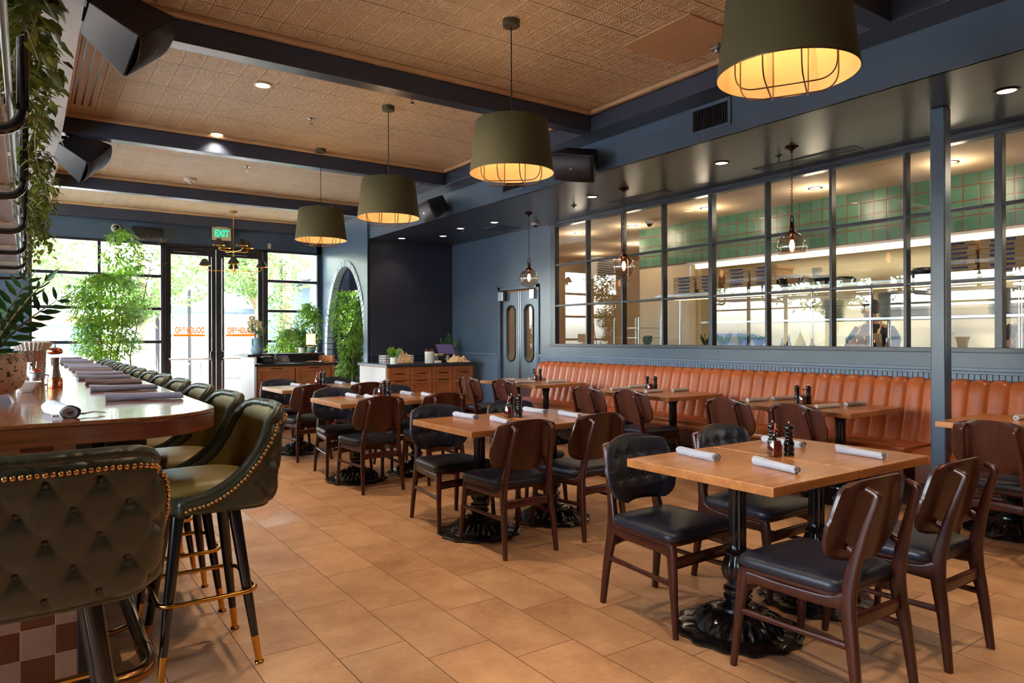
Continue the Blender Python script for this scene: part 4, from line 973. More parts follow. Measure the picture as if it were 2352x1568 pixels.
whisky = plain('whisky_amber', srgb(190, 92, 22), .08, coat=1)
for k, (x, y, z) in enumerate(((-.14, 3.35, 2.17), (-.12, 3.5, 2.17), (-.15, 3.7, 2.17), (-.12, 3.4, 2.65), (-.14, 3.62, 2.65), (-.14, 4.85, 2.17), (-.13, 5.1, 2.17), (-.14, 6.4, 2.17))):
    bottle((x, y, z), .3, 'amber liquor bottle on the hanging rack, %s shelf, %s from the camera' % ('upper' if z > 2.5 else 'lower', NW[k]), whisky)
# trailing vines on the rack
def vine(name, x, y, z1, z0, n, spread, lab, seed, sz=1.0):
    rg = random.Random(seed); t = empty(name, (x, y, z0), 0, lab, 'plant', 'trailing plants on the hanging rack'); st_, lf = MB(), MB()
    for k in range(n):
        px, py = rg.gauss(0, spread * .4), rg.gauss(0, spread * .8); zt, zb = (z1 - z0) * rg.uniform(.7, 1), (z1 - z0) * rg.uniform(0, .5) * (k > 0); P = []; m = 26
        for i in range(m):
            f = i / (m - 1); P.append((px + .05 * math.sin(f * 7 + k) , py + .05 * math.cos(f * 6 + k * 2), zt + (zb - zt) * f))
        st_.sweep(catmull(P, 2), .0028, 6)
        for i in range(1, m):
            for q in range(2):
                a = rg.uniform(0, 2 * PI); L = sz * rg.uniform(.06, .105) * (1 - .25 * i / m); d = (math.cos(a) * .8, math.sin(a) * .8, rg.uniform(-1, .1)); p = Vector(P[i]) + Vector((math.cos(a), math.sin(a), 0)) * .03
                leaf(lf, p, d, (math.cos(a), math.sin(a), .8), L, L * .62, .12, .25)
    st_.build('stems', M['stem'], t, smooth=60); lf.build('foliage', M['leaf_vine'], t, smooth=40)
vine('trailing_vine', -.01, 2.55, 3.2, 2.2, 8, .05, 'big leaved trailing vine at the top corner of the hanging rack', 21, 1.0)
vine('trailing_vine', -.0, 3.4, 3.2, 2.2, 8, .06, 'thick trailing vine on the rack between the tube frames', 22, 1.0)
vine('trailing_vine', .01, 4.6, 3.1, 2.05, 7, .09, 'trailing vine hanging below the rack in front of the window wall', 23, .85)
vine('trailing_vine', .06, 6.6, 3.0, 1.95, 9, .12, 'small leaved vine hanging from the far part of the rack', 24, .75)
vine('trailing_vine', .09, 8.6, 3.0, 2.0, 8, .12, 'small leaved vine at the far end of the rack beside the window', 25, .75)
one('copper_panel', MB().box(-.35, .02, 4.9, 4.92, 2.75, 3.25), plain('hammered_copper', srgb(190, 96, 66), .3, .9, .2, 30, bump=.6, bs=40), 'crinkled copper panel behind the vines on the rack', 'panel').location = (0, 0, 0)

# ================================================================ HOST STAND
hx0, hx1, hy0, hy1 = 2.64, 3.82, 10.2, 10.95
t = empty('host_stand', (3.23, 10.2, 0), 0, 'wooden host stand with black counter and raised ledge before the entry doors', 'host stand')
def loc(mb): return mb
def shaker(parent, x0, x1, z0, z1, y, mat, name='door', handle='top', t_=.018):
    f = MB(); w = .05; f.box(x0, x0 + w, y - t_, y, z0, z1); f.box(x1 - w, x1, y - t_, y, z0, z1); f.box(x0 + w, x1 - w, y - t_, y, z1 - w, z1); f.box(x0 + w, x1 - w, y - t_, y, z0, z0 + w); f.box(x0 + w, x1 - w, y - t_ * .4, y, z0 + w, z1 - w)
    o = f.build(name, mat, parent, bevel=.002)
    cx = (x0 + x1) / 2; hz = z1 - .004 if handle == 'top' else (z0 + z1) / 2; hw = min(.08, (x1 - x0) * .22)
    MB().box(cx - hw, cx + hw, y - t_ - .022, y - t_ - .014, hz - .006, hz + .006).box(cx - hw, cx - hw + .012, y - t_ - .02, y - t_ + .004, hz - .005, hz + .005).box(cx + hw - .012, cx + hw, y - t_ - .02, y - t_ + .004, hz - .005, hz + .005).build('handle', M['bronze'], o)
MB().box(-.57, .57, .02, .73, .08, .93).build('body', M['cabinet'], t, bevel=.003); MB().box(-.56, .56, .06, .7, 0, .08).build('plinth', M['black'], t)
MB().box(-.58, .585, -.02, .6, .93, .965).build('counter_top', M['black'], t, bevel=.003)
MB().box(-.59, -.555, -.01, .74, .0, 1.07).build('side_panel', M['white_paint'], t, bevel=.003); MB().box(.555, .59, -.01, .74, 0, 1.07).build('side_panel', M['cabinet'], t, bevel=.003)  # left panel: daylight on that side is put into its white colour
MB().box(-.68, .62, .5, .78, 1.07, 1.1).box(-.68, -.5, -.02, .5, 1.07, 1.1).build('raised_ledge', M['black'], t, bevel=.003)
MB().box(-.58, .58, .6, .62, .965, 1.07).build('ledge_riser', M['black'], t)
for i in range(2): shaker(t, -.54 + i * .55, -.54 + i * .55 + .53, .1, .9, .02, M['cabinet'])
# things on the host stand
v = empty('flower_vase', (2.74, 10.42, 1.1), 0, 'blue grey ceramic vase with ribbed handles and white flowers on the host stand', 'vase')
MB().lathe([(.05, 0), (.07, .01), (.085, .05), (.08, .1), (.06, .13), (.056, .15), (.058, .2), (.064, .235), (.058, .236), (.05, .2)], n=28, cap1=False).build('vase_body', M['vase'], v, smooth=60)
for sx in (-1, 1):
    h = MB()
    for i in range(5): h.ball((sx * .066, 0, .13 + i * .022), .013, 10, 6)
    h.build('handle', M['vase'], v, smooth=180)
rg = random.Random(5); lf, sm, fl = MB(), MB(), MB()
for i in range(16):
    a = rg.uniform(0, 2 * PI); e = rg.uniform(.15, .8); L = rg.uniform(.12, .3); d = Vector((math.cos(a) * e, math.sin(a) * e, 1)).normalized(); p0 = Vector((0, 0, .18)); tip = p0 + d * (L + .06); sm.sweep([p0, p0 + d * L * .6, tip], .0025, 6)
    for q in range(9):
        b2 = rg.uniform(0, 2 * PI); leaf(lf, p0 + d * (L + .05) * rg.uniform(.5, 1.1), (math.cos(b2), math.sin(b2), rg.uniform(-.2, .6)), (0, 0, 1), rg.uniform(.04, .07), .034, .1)
    if i % 2 == 0:
        for q in range(26): b2, c2 = rg.uniform(0, 2 * PI), rg.uniform(-1, 1); dd = Vector((math.cos(b2) * (1 - c2 * c2) ** .5, math.sin(b2) * (1 - c2 * c2) ** .5, c2)); leaf(fl, tip + dd * .012, dd, (dd.y, -dd.x, .3), .034, .03, .2)
lf.build('foliage', M['leaf'], v); sm.build('stems', M['stem'], v, smooth=60); fl.build('flower_petals', leafmat('cream_petal', srgb(220, 205, 150), srgb(240, 232, 205), .3), v)
t = empty('table_lamp', (3.67, 10.82, 1.1), 0, 'small lamp with lit square shade and striped ceramic base on the host stand ledge', 'lamp')
MB().lathe([(.05, 0), (.052, .01), (.052, .018)], n=24).build('base', M['cabinet'], t, smooth=50)
for i in range(4): MB().lathe([(.04, .018 + i * .022), (.056, .022 + i * .022), (.056, .036 + i * .022), (.04, .04 + i * .022)], n=24).build('ceramic_ring', plain('teal_ring_%d' % i, [srgb(70, 120, 130), srgb(120, 160, 160), srgb(90, 140, 150), srgb(200, 190, 130)][i], .4), t, smooth=50)
MB().lathe([(.088, .13), (.088, .3)], n=4, cap0=False, cap1=False).build('lamp_shade', M['lampshade'], t).rotation_euler = (0, 0, .3)
t = empty('small_potted_plant', (3.53, 10.84, 1.1), 0, 'small green plant in white pot beside the lamp on the host stand', 'plant')
MB().lathe([(.036, 0), (.042, .003), (.044, .085), (.04, .086), (.04, .075)], n=24).build('pot', M['white'], t, smooth=50)
lf = MB(); rg = random.Random(8)
for i in range(70): a = rg.uniform(0, 2 * PI); leaf(lf, (.03 * math.cos(a), .03 * math.sin(a), .08 + rg.uniform(0, .09)), (math.cos(a), math.sin(a), rg.uniform(-.1, 1.2)), (0, 0, 1), rg.uniform(.05, .085), .042, .1, .3)
lf.build('foliage', M['leaf'], t)
t = empty('card_reader_printer', (2.88, 10.4, .965), 0, 'small black receipt printer at the end of the host stand counter', 'printer')
MB().box(-.08, .08, -.07, .09, 0, .1).build('body', M['black'], t, bevel=.01); MB().box(-.05, .05, -.074, -.07, .05, .056).build('paper_slot', M['steel'], t); MB().box(-.045, .045, -.03, .05, .1, .115).build('paper_roll', plain('red_print_paper', srgb(214, 150, 130), .7), t, bevel=.003)
t = empty('desk_phone', (3.1, 10.42, .965), -.1, 'grey office phone with keypad and screen on the host stand counter', 'phone')
pb = MB(); pb.add([(-.1, -.09, 0), (.1, -.09, 0), (.1, .09, 0), (-.1, .09, 0), (-.1, -.09, .015), (.1, -.09, .015), (.1, .07, .11), (-.1, .07, .11), (-.1, .09, .11), (.1, .09, .11)], [(3, 2, 1, 0), (0, 1, 5, 4), (4, 5, 6, 7), (7, 6, 9, 8), (8, 9, 2, 3), (1, 2, 9, 6, 5), (0, 4, 7, 8, 3)]); pb.build('body', plain('phone_plastic', srgb(88, 82, 76), .45), t, bevel=.004)
MB().sweep([(-.075, -.07, .045), (-.078, -.02, .075), (-.078, .03, .11), (-.075, .07, .13)], [(.018, .012), (.013, .011), (.013, .011), (.018, .012)], 10).build('handset', M['black'], t, smooth=60)
MB().obox((.03, .045, .1), (.045, 0, 0), (0, .022, .013), (0, -.001, .0015)).build('display', M['screen'], t)
kp = MB()
for i in range(4):
    for j in range(3): kp.obox((.0 + j * .026, -.06 + i * .022, .034 + i * .0131), (.009, 0, 0), (0, .007, .0042), (0, -.001, .0025))
kp.build('keypad_button', M['steel'], t)
t = empty('serving_tray', (3.55, 10.42, .965), 0, 'round silver tray lying on the host stand counter', 'tray'); MB().lathe([(.001, .004), (.15, .004), (.17, .014), (.172, .012), (.152, 0), (.001, 0)], n=36, cap0=False, cap1=False).build('tray_plate', M['chrome'], t, smooth=50)

# ================================================================ SIDEBOARD in the alcove
t = empty('sideboard', (5.41, 10.05, 0), 0, 'oak sideboard with four drawers and dark counter against the dark alcove wall', 'sideboard')
MB().box(-.79, .79, .02, 1.1, .06, .875).build('body', M['cabinet'], t, bevel=.003); MB().box(-.77, .77, .06, 1.08, 0, .06).build('plinth', M['black'], t)
MB().box(-.82, .83, -.03, 1.12, .875, .915).build('counter_top', M['navy_dark'], t, bevel=.003)
MB().box(-.8, -.79, .05, 1.08, .08, .86).build('side_panel', M['white_paint'], t)
for i in range(4):
    x0 = -.785 + i * .3925; shaker(t, x0 + .006, x0 + .386, .66, .865, .02, M['cabinet'], 'drawer', 'mid'); shaker(t, x0 + .006, x0 + .386, .08, .65, .02, M['cabinet'], 'door', 'top')
def pot_white(t_):
    MB().lathe([(.05, 0), (.056, .004), (.06, .105), (.055, .106), (.054, .09)], n=28).build('pot', M['white'], t_, smooth=50); return .1
zz_plant('potted_plant', (4.78, 10.15, .915), 5, .18, .07, .034, pot_white, 'bright green plant in small white pot on the sideboard', seed=3, mat='leaf')
t = empty('wire_basket', (4.95, 10.42, .915), 0, 'white wire basket holding a folded cloth on the sideboard', 'basket')
wb = MB()
for z in (.01, .05, .09, .13): wb.sweep([(x, y, z) for x, y in rrect(.5, .26, .02, 2)], .003, 6, closed=True)
for i in range(26):
    x = -.25 + .5 * i / 25
    for y in (-.13, .13): wb.cyl((x, y, .005), (x, y, .135), .002, 5)
for i in range(13):
    y = -.13 + .26 * i / 12
    for x in (-.25, .25): wb.cyl((x, y, .005), (x, y, .135), .002, 5)
wb.build('wire_mesh', M['white_plastic'], t)
def crumple(name, locv, sx, sy, sz, seed, lab):
    def f(i, j):
        x, y = i * 2 - 1, j * 2 - 1; e = max(0, 1 - x * x) * max(0, 1 - y * y); n1 = noise.noise(Vector((x * 2 + seed, y * 2, seed))); n2 = noise.noise(Vector((x * 5, y * 5 + seed, 1)))
        return (x * sx * (1 + .15 * n1), y * sy * (1 + .2 * n2), max(.003, sz * (e ** .6) * (.55 + .8 * n1 + .5 * abs(n2))))
    o = MB().grid(f, 44, 34).build(name, M['cloth'], None, smooth=180, solid=.004); tag(o, lab, 'cloth'); o.location = locv; return o
crumple('folded_cloth', (5.03, 10.3, .918), .13, .09, .17, 2.3, 'cream cloth draped over the wire basket on the sideboard').rotation_euler = (0, 0, .3)
crumple('crumpled_cloth', (5.98, 10.22, .918), .2, .13, .12, 5.1, 'crumpled cream cloth on the sideboard in front of the screen')
t = empty('straw_canister', (5.44, 10.2, .915), 0, 'cream canister packed with dark red straws on the sideboard', 'canister'); MB().lathe([(.075, 0), (.078, .004), (.078, .19), (.072, .192), (.07, .1)], n=30).build('body', M['white_plastic'], t, smooth=50)
sw = MB(); rg = random.Random(2)
for i in range(34): a = rg.uniform(0, 2 * PI); q = .06 * math.sqrt(rg.random()); sw.cyl((q * math.cos(a), q * math.sin(a), .05), (q * 1.08 * math.cos(a), q * 1.08 * math.sin(a), .225 + rg.uniform(-.01, .012)), .0055, 8)
o = sw.build('straw_bristle', plain('dark_red_straw', srgb(110, 40, 36), .5), t, smooth=60); o['kind'] = 'stuff'
t = empty('receipt_printer', (5.68, 10.3, .915), 0, 'black receipt printer on the sideboard beside the cream canister', 'printer'); MB().box(-.08, .08, -.1, .1, 0, .115).build('body', M['black'], t, bevel=.008); MB().box(-.06, .06, -.03, .09, .115, .15).build('paper_tray', M['cloth'], t, bevel=.004)
MB().box(.045, .06, -.104, -.1, .06, .075).build('button', M['white_plastic'], t)
t = empty('pos_terminal', (5.92, 10.5, .915), .0, 'tilted black touch screen with purple display on the sideboard', 'screen')
MB().box(-.08, .08, -.02, .14, 0, .015).build('base', M['black'], t, bevel=.004); MB().box(-.025, .025, .05, .09, .01, .18).build('stand', M['black'], t, bevel=.004)
R_ = Matrix.Rotation(math.radians(-38), 3, 'X'); u_, w_ = Vector((.17, 0, 0)), R_ @ Vector((0, 0, .115)); nn = R_ @ Vector((0, -.008, 0))
MB().obox((0, .02, .215), u_, nn, w_).build('screen_body', M['black'], t, bevel=.004); q = Vector((0, .02, .215)) + nn * 1.1; MB().obox(q, u_ * .92, nn * .12, w_ * .9).build('display', M['screen'], t)
zz_plant('potted_plant', (6.12, 10.85, .915), 10, .38, .085, .022, pot_white, 'dark feathery plant in the corner behind the touch screen', seed=6)
one('card_stack', MB().box(5.5, 5.62, 10.12, 10.2, .917, .955), M['white_plastic'], 'small stack of white cards before the cream canister', 'cards', bevel=.003)
one('wall_plate', MB().box(5.55, 5.62, 11.19, 11.2, 2.2, 2.36), M['navy_gloss'], 'dark blank wall plate on the alcove wall', 'wall plate', bevel=.003)

# ================================================================ FICUS TREES
def ficus(locv, z0, z1, rad, nleaf, trunks, lab, seed, potr=.2, poth=.4, shape=None, L=.075, group=None):
    rg = random.Random(seed); t = empty('potted_ficus', locv, 0, lab, 'plant', group); 
    MB().lathe([(potr * .8, 0), (potr * .85, .01), (potr, poth), (potr * .93, poth + .002), (potr * .92, poth - .04)], n=30).build('pot', M['black'], t, smooth=50); MB().lathe([(.001, poth - .04), (potr * .92, poth - .04)], n=20, cap0=False, cap1=False).build('soil', M['soil'], t)
    tr, lf = MB(), MB(); tips = []
    for k in range(trunks):
        a = 2 * PI * k / trunks + .4; P = [Vector((.04 * math.cos(a), .04 * math.sin(a), poth - .05))]; d = Vector((math.cos(a) * .16, math.sin(a) * .16, 1)); zt = z0 + (z1 - z0) * rg.uniform(.6, .92)
        while P[-1].z < zt: P.append(P[-1] + d * .14 + Vector((rg.gauss(0, .012), rg.gauss(0, .012), 0)))
        tr.sweep(P, [.017 * (1 - .75 * i / len(P)) for i in range(len(P))], 8)
        for p in P:
            if p.z > z0 - .1:
                for q in range(3):
                    b2 = rg.uniform(0, 2 * PI); e = p + Vector((math.cos(b2), math.sin(b2), rg.uniform(.1, .7))) * rad * rg.uniform(.35, .9); tr.sweep([p, (p + e) / 2 + Vector((0, 0, .03)), e], [.006, .004, .002], 5)
    prof = shape or [(0, .35), (.3, .9), (.6, 1), (.85, .7), (1, .2)]
    clumps = [(rg.uniform(0, 2 * PI), rg.random()) for i in range(46)]
    for i in range(nleaf):
        if rg.random() < .75: a0, f0 = clumps[rg.randrange(46)]; a = a0 + rg.gauss(0, .28); f = min(1, max(0, f0 + rg.gauss(0, .05))); rr = rg.uniform(.45, 1.05)
        else: a, f, rr = rg.uniform(0, 2 * PI), rg.random(), math.sqrt(rg.random())
        R = rad * interp(prof, f) * rr; p = (R * math.cos(a), R * math.sin(a), z0 + (z1 - z0) * f); d = (math.cos(a) * .5 + rg.gauss(0, .4), math.sin(a) * .5 + rg.gauss(0, .4), rg.uniform(-1.1, .1)); leaf(lf, p, d, (math.cos(a), math.sin(a), .6), L * rg.uniform(.7, 1.2), L * .42, .12, .2)
    tr.build('trunk', M['bark'], t, smooth=60); lf.build('foliage', M['leaf'], t, smooth=40)
ficus((1.02, 12.5, 0), 1.0, 2.32, .64, 4300, 4, 'large weeping ficus tree before the window beyond the bar', 31, .26, .45, [(0, .45), (.15, .75), (.4, .65), (.6, .95), (.85, 1.0), (1, .4)])
ficus((1.28, 12.85, 0), 2.2, 3.1, .36, 900, 1, 'thin upper ficus rising behind the large ficus at the window', 32, .2, .4)
ficus((4.87, 12.15, 0), .72, 2.2, .4, 2600, 3, 'weeping ficus growing inside the dark brick arch', 33, .2, .42, [(0, .35), (.25, .5), (.5, .95), (.75, 1.05), (1, .55)])
ficus((4.27, 12.75, 0), 1.1, 1.98, .27, 1100, 3, 'bushy ficus between the side window and the brick arch', 34, .18, .5)
ficus((3.9, 12.6, 0), .95, 1.5, .42, 1300, 3, 'low spreading ficus behind the host stand at the side window', 35, .2, .5, [(0, .9), (.4, 1), (.75, .6), (1, .3)])
ficus((4.94, 12.62, 0), .4, .85, .3, 700, 3, 'low leafy plant at the foot of the brick arch', 36, .18, .35, [(0, .9), (.5, 1), (1, .3)], L=.09)

# ================================================================ LAMPS
def downlight(x, y, z, lab, group, on=True, power=22, spot=1.9, col=(1, .76, .5), flush=False):
    t = empty('recessed_downlight', (x, y, z), 0, lab, 'ceiling light', group); MB().lathe([(.058, .0), (.075, -.001), (.078, -.006), (.062, -.008), (.056, -.002)], n=28, cap0=False, cap1=False).build('trim_ring', M['white_plastic'] if z > 3.2 else M['bronze'], t, smooth=50)
    MB().lathe([(.001, -.003), (.06, -.003)][::-1], n=24, cap0=False, cap1=False).build('lens', M['down'] if on else M['black'], t)
    if on:
        l = bpy.data.lights.new('downlight_source', 'POINT' if flush else 'SPOT'); l.energy = power; l.color = col; l.shadow_soft_size = .12 if flush else .04
        if not flush: l.spot_size = spot; l.spot_blend = .7
        o = bpy.data.objects.new('downlight_source', l); COL.objects.link(o); o.parent = t; o.location = (0, 0, -.13 if flush else -.02)  # flush ones: bare point lowered from the lens to brighten the ceiling too
def P_dl(*a, **k): downlight(*a, **k)
for k, (x, y) in enumerate(((1.69, .6), (1.69, 2.45), (1.69, 4.15), (1.69, 6.22), (1.69, 8.0), (3.9, .6), (-.6, 1.6))):  # those at the camera end are unseen, added to light the near area
    downlight(x, y, CZ if x > .28 else 3.29, 'lit round downlight in the pressed ceiling, near ones added, %s along the aisle' % NW[k] if x > 0 else 'added unseen downlight in the white bar soffit', 'lit downlights in the main ceiling', power=DL)
for k, (x, y) in enumerate(((5.56, 4.41), (5.6, 6.35), (5.65, 8.57), (5.53, 9.34), (5.7, 10.2), (5.56, 2.0), (5.56, .3))):
    downlight(x, y, SZ, 'lit round downlight in the dark soffit, %s' % ['beside the large globe pendant', 'beside the middle globe pendant', 'over the swing doors', 'before the sideboard', 'over the sideboard', 'beyond the column', 'behind the camera'][k], 'lit downlights in the dark soffit', power=DS, spot=1.7)
downlight(5.25, 10.83, SZ, 'downlight in the soffit corner washing the alcove wall', None, power=DS * .5)
for k, (x, y) in enumerate(((7.3, 8.6), (7.5, 7.6), (7.2, 9.8), (7.25, 6.0), (7.3, 4.5), (7.3, 3.1), (7.3, 1.6), (9, 9), (9.3, 10.6))):
    downlight(x, y, 3.01, 'lit round downlight in the kitchen ceiling, %s from the swing doors' % NW[k], 'lit downlights in the kitchen', power=DK, col=(1, .8, .58), flush=True)
def make_pendant():
    t = empty('pendant_lamp')
    zb = 2.475; zt = 2.835
    MB().lathe([(.058, 3.54), (.06, 3.535), (.06, 3.5), (.055, 3.495), (.001, 3.494)], n=28, cap1=False).build('canopy', plain('olive_metal', srgb(60, 60, 44), .5), t, smooth=40)
    MB().cyl((0, 0, zt + .03), (0, 0, 3.5), .004, 8).build('cord', M['black'], t)
    s = MB().lathe([(.245, zt), (.2515, zt - .006), (.293, zb)], n=96, cap0=False, cap1=False).build('lamp_shade', M['shade_out'], t, smooth=60)
    MB().lathe([(.2905, zb), (.249, zt - .006), (.2445, zt - .001)], n=96, cap0=False, cap1=False).build('shade_lining', M['shade_in'], s, smooth=60)
    MB().lathe([(.2905, zb), (.2935, zb - .001), (.2945, zb + .004)], n=96, cap0=False, cap1=False).build('shade_rim', M['wire'], s, smooth=60)
    for k in range(2):
        for d in (-.075, .075):
            e = Vector((math.cos(k * PI / 2 + .5), math.sin(k * PI / 2 + .5), 0)); f = Vector((-e.y, e.x, 0)) * d; zz = zb - .052 - .012 * k; w = .205
            path = rnd_path([f - e * w * .98 + Vector((0, 0, zt + .0)), f - e * w + Vector((0, 0, zz)), f + e * w + Vector((0, 0, zz)), f + e * w * .98 + Vector((0, 0, zt + .0))], .085, 8)
            MB().sweep(path, .0033, 8).build('cage_wire', M['wire'], t, smooth=60)
            path = rnd_path([f - e * .2 + Vector((0, 0, zt - .01)), f - e * .17 + Vector((0, 0, zt + .02)), f - e * .09 + Vector((0, 0, zt + .028)), Vector((0, 0, zt + .034))], .03, 5)
            MB().sweep(path, .0033, 8).build('hanger_wire', M['wire'], t, smooth=60)
    MB().lathe([(.001, zt + .04), (.02, zt + .035), (.022, zt - .04), (.018, zt - .06)], n=16).build('socket', M['black'], t, smooth=50)
    b_ = MB().ball((0, 0, zb + .255), .042, 18, 12).build('bulb', M['bulb'], t, smooth=180)
    l = bpy.data.lights.new('pendant_light', 'POINT'); l.energy = PEND; l.color = (1, .67, .37); l.shadow_soft_size = .055; o = bpy.data.objects.new('pendant_light', l); COL.objects.link(o); o.parent = t; o.location = (0, 0, zb + .26)
    return t
pend = make_pendant()
for k, (x, y) in enumerate(((2.72, 1.81), (2.77, 3.98), (2.83, 6.12), (2.82, 7.95))):
    place(pend, (x, y, 0), k * .35, 'olive drum pendant lamp with wire cage, %s' % ['largest, in front at the top', 'second from the camera', 'third from the camera', 'smallest, fourth from the camera'][k], 'olive drum pendants in a row', 'pendant lamp')
def make_globe():
    t = empty('globe_pendant'); ch = MB(); z = 2.44; k = 0
    MB().lathe([(.001, 3.03), (.06, 3.03), (.062, 3.024), (.03, 3.008), (.012, 2.995), (.01, 2.975)], n=24, cap0=False).build('canopy', M['bronze'], t, smooth=50)
    while z < 2.99:
        ring = [(.009 * math.cos(a) * (k % 2 == 0), .009 * math.cos(a) * (k % 2), z + .017 + .018 * math.sin(a)) for a in [2 * PI * i / 10 for i in range(10)]]; ch.sweep(ring, .0022, 5, closed=True, up=(.3, .3, .1)); z += .0285; k += 1
    ch.build('chain', M['bronze'], t, smooth=60)
    MB().sweep(rnd_path([(-.024, 0, 2.29), (-.024, 0, 2.385), (0, 0, 2.43), (.024, 0, 2.385), (.024, 0, 2.29)], .02, 5), .0055, 8, up=(0, 1, 0)).build('bracket', M['bronze'], t, smooth=60)
    MB().lathe([(.05, 2.255), (.052, 2.262), (.032, 2.275), (.02, 2.285), (.026, 2.3), (.022, 2.315), (.01, 2.335), (.012, 2.35), (.004, 2.37)], n=24).build('cap', M['bronze'], t, smooth=50)
    MB().lathe([(.048, 2.265)] + [(.128 * math.sin(PI * i / 24), 2.14 + .128 * math.cos(PI * i / 24)) for i in range(3, 24)] + [(.001, 2.012)], n=40, cap0=False, cap1=False).build('glass_globe', M['globe'], t, smooth=180)
    MB().lathe([(.001, 2.262), (.018, 2.26), (.018, 2.205), (.012, 2.2)], n=16, cap0=False).build('socket', M['copper'], t, smooth=50)
    bl = MB().lathe([(.01, 2.205), (.016, 2.19), (.023, 2.165), (.022, 2.13), (.012, 2.108), (.001, 2.103)], n=16, cap0=False, cap1=False).build('bulb', emit('amber_bulb', (1, .5, .18, 1), 8), t, smooth=180)
    MB().sweep([(-.006, 0, 2.2), (-.007, .004, 2.125), (0, -.004, 2.1), (.007, .004, 2.125), (.006, 0, 2.2)], .0035, 6).build('filament', M['filament'], bl)
    l = bpy.data.lights.new('globe_light', 'POINT'); l.energy = GLOB; l.color = (1, .6, .28); l.shadow_soft_size = .02; o = bpy.data.objects.new('globe_light', l); COL.objects.link(o); o.parent = t; o.location = (0, 0, 2.15)
    return t
gl = make_globe()
for k, (x, y) in enumerate(((5.62, 3.69), (5.6, 5.81), (5.62, 7.67))):
    place(gl, (x, y, 0), k, 'clear glass globe pendant on chain over the banquette, %s one' % ['largest, front', 'middle', 'smallest, back'][k], 'glass globe pendants over the banquette', 'pendant lamp')
# chandelier
t = empty('chandelier', (2.95, 12.7, 0), 0, 'two tier brass chandelier with small dark cone shades before the entry doors', 'chandelier')
MB().lathe([(.001, 3.54), (.065, 3.54), (.068, 3.525), (.02, 3.515)], n=24, cap0=False).build('canopy', M['brass'], t, smooth=50); MB().cyl((0, 0, 2.44), (0, 0, 3.52), .009, 10).build('stem', M['brass'], t, smooth=50)
MB().ball((0, 0, 2.84), .03, 12, 8, .7).ball((0, 0, 2.5), .026, 12, 8, .7).ball((0, 0, 2.44), .014, 8, 6).build('hub', M['brass'], t, smooth=180)
for z, R, n0, a0 in ((2.84, .27, 4, .3), (2.5, .46, 4, -.23)):
    for k in range(n0):
        a = a0 + 2 * PI * k / n0; c, s = math.cos(a), math.sin(a)
        am_ = MB().sweep(rnd_path([(0, 0, z), (c * R * .8, s * R * .8, z - .0), (c * R, s * R, z + .02), (c * R, s * R, z + .07)], .035, 5), .006, 8).build('arm', M['brass'], t, smooth=60)
        MB().lathe([(.1, z + .08), (.036, z + .195)], (c * R, s * R, 0), 28, cap0=False, cap1=False).build('shade', M['black'], am_, smooth=60)
        MB().lathe([(.098, z + .0795), (.0355, z + .19)][::-1], (c * R, s * R, 0), 28, cap0=False, cap1=False).build('shade_lining', M['brass'], am_, smooth=60)
        MB().ball((c * R, s * R, z + .11), .016, 10, 6).build('bulb', M['bulb'], am_, smooth=180)

# ================================================================ SPEAKERS, SIGN, SMALL CEILING THINGS
def speaker(locv, aim, w, h, d, lab, roll=0, bracket=None):
    t = empty('wall_speaker', locv, 0, lab, 'speaker', 'black speakers under the ceiling'); A = Vector(aim).normalized(); Q = A.to_track_quat('-Y', 'Z') @ Matrix.Rotation(roll, 4, 'Y').to_quaternion(); Mx = Q.to_matrix()
    v = [Mx @ Vector(p) for p in ((-w / 2, -d * .45, -h / 2), (w / 2, -d * .45, -h / 2), (w / 2, -d * .45, h / 2), (-w / 2, -d * .45, h / 2), (-w * .36, d * .5, -h * .36), (w * .36, d * .5, -h * .36), (w * .36, d * .5, h * .36), (-w * .36, d * .5, h * .36))]
    MB().add(v, [(0, 1, 2, 3)[::-1], (4, 5, 6, 7), (0, 1, 5, 4), (1, 2, 6, 5), (2, 3, 7, 6), (3, 0, 4, 7)]).build('cabinet', M['speaker'], t, bevel=.008)
    g = MB().grid(lambda i, j: Mx @ Vector(((i - .5) * w * .96, -d * .45 - .004 - .028 * (1 - (2 * i - 1) ** 2), (j - .5) * h * .95)), 14, 2); go = g.build('grille', M['grille'], t, smooth=180, solid=.004)
    c = Mx @ Vector((0, -d * .45 - .036, 0)); MB().obox(c, Mx @ Vector((.014, 0, 0)), Mx @ Vector((0, .002, 0)), Mx @ Vector((0, 0, .008))).build('badge', M['chrome'], go)
    if bracket: MB().sweep([(0, 0, 0), Vector(bracket) * .5, Vector(bracket)], .022, 8).obox(Vector(bracket), (.02, 0, 0), (0, .05, 0), (0, 0, .05)).build('bracket', M['black'], t, smooth=40)
speaker((.5, 4.78, 3.2), (.75, -.2, -.5), .3, .42, .34, 'large black speaker hanging over the bar edge, front one', roll=.75, bracket=(-.22, .12, .2))
speaker((.46, 8.3, 3.2), (.75, -.2, -.5), .3, .42, .34, 'black speaker hanging over the bar edge, second one back', roll=.75, bracket=(-.15, .12, .2))
speaker((4.58, 5.42, 3.1), (-.8, -.35, -.55), .46, .28, .3, 'black speaker on the navy fascia between the two front pendants', roll=.2, bracket=(.23, .1, .02))
speaker((4.6, 8.5, 3.12), (-.85, .1, -.5), .46, .28, .28, 'black speaker on the navy fascia behind the third pendant', bracket=(.2, .05, .02))
speaker((1.67, 13.28, 3.13), (0, -.93, -.36), .5, .22, .24, 'black speaker on the header above the front windows', bracket=(0, .2, 0))
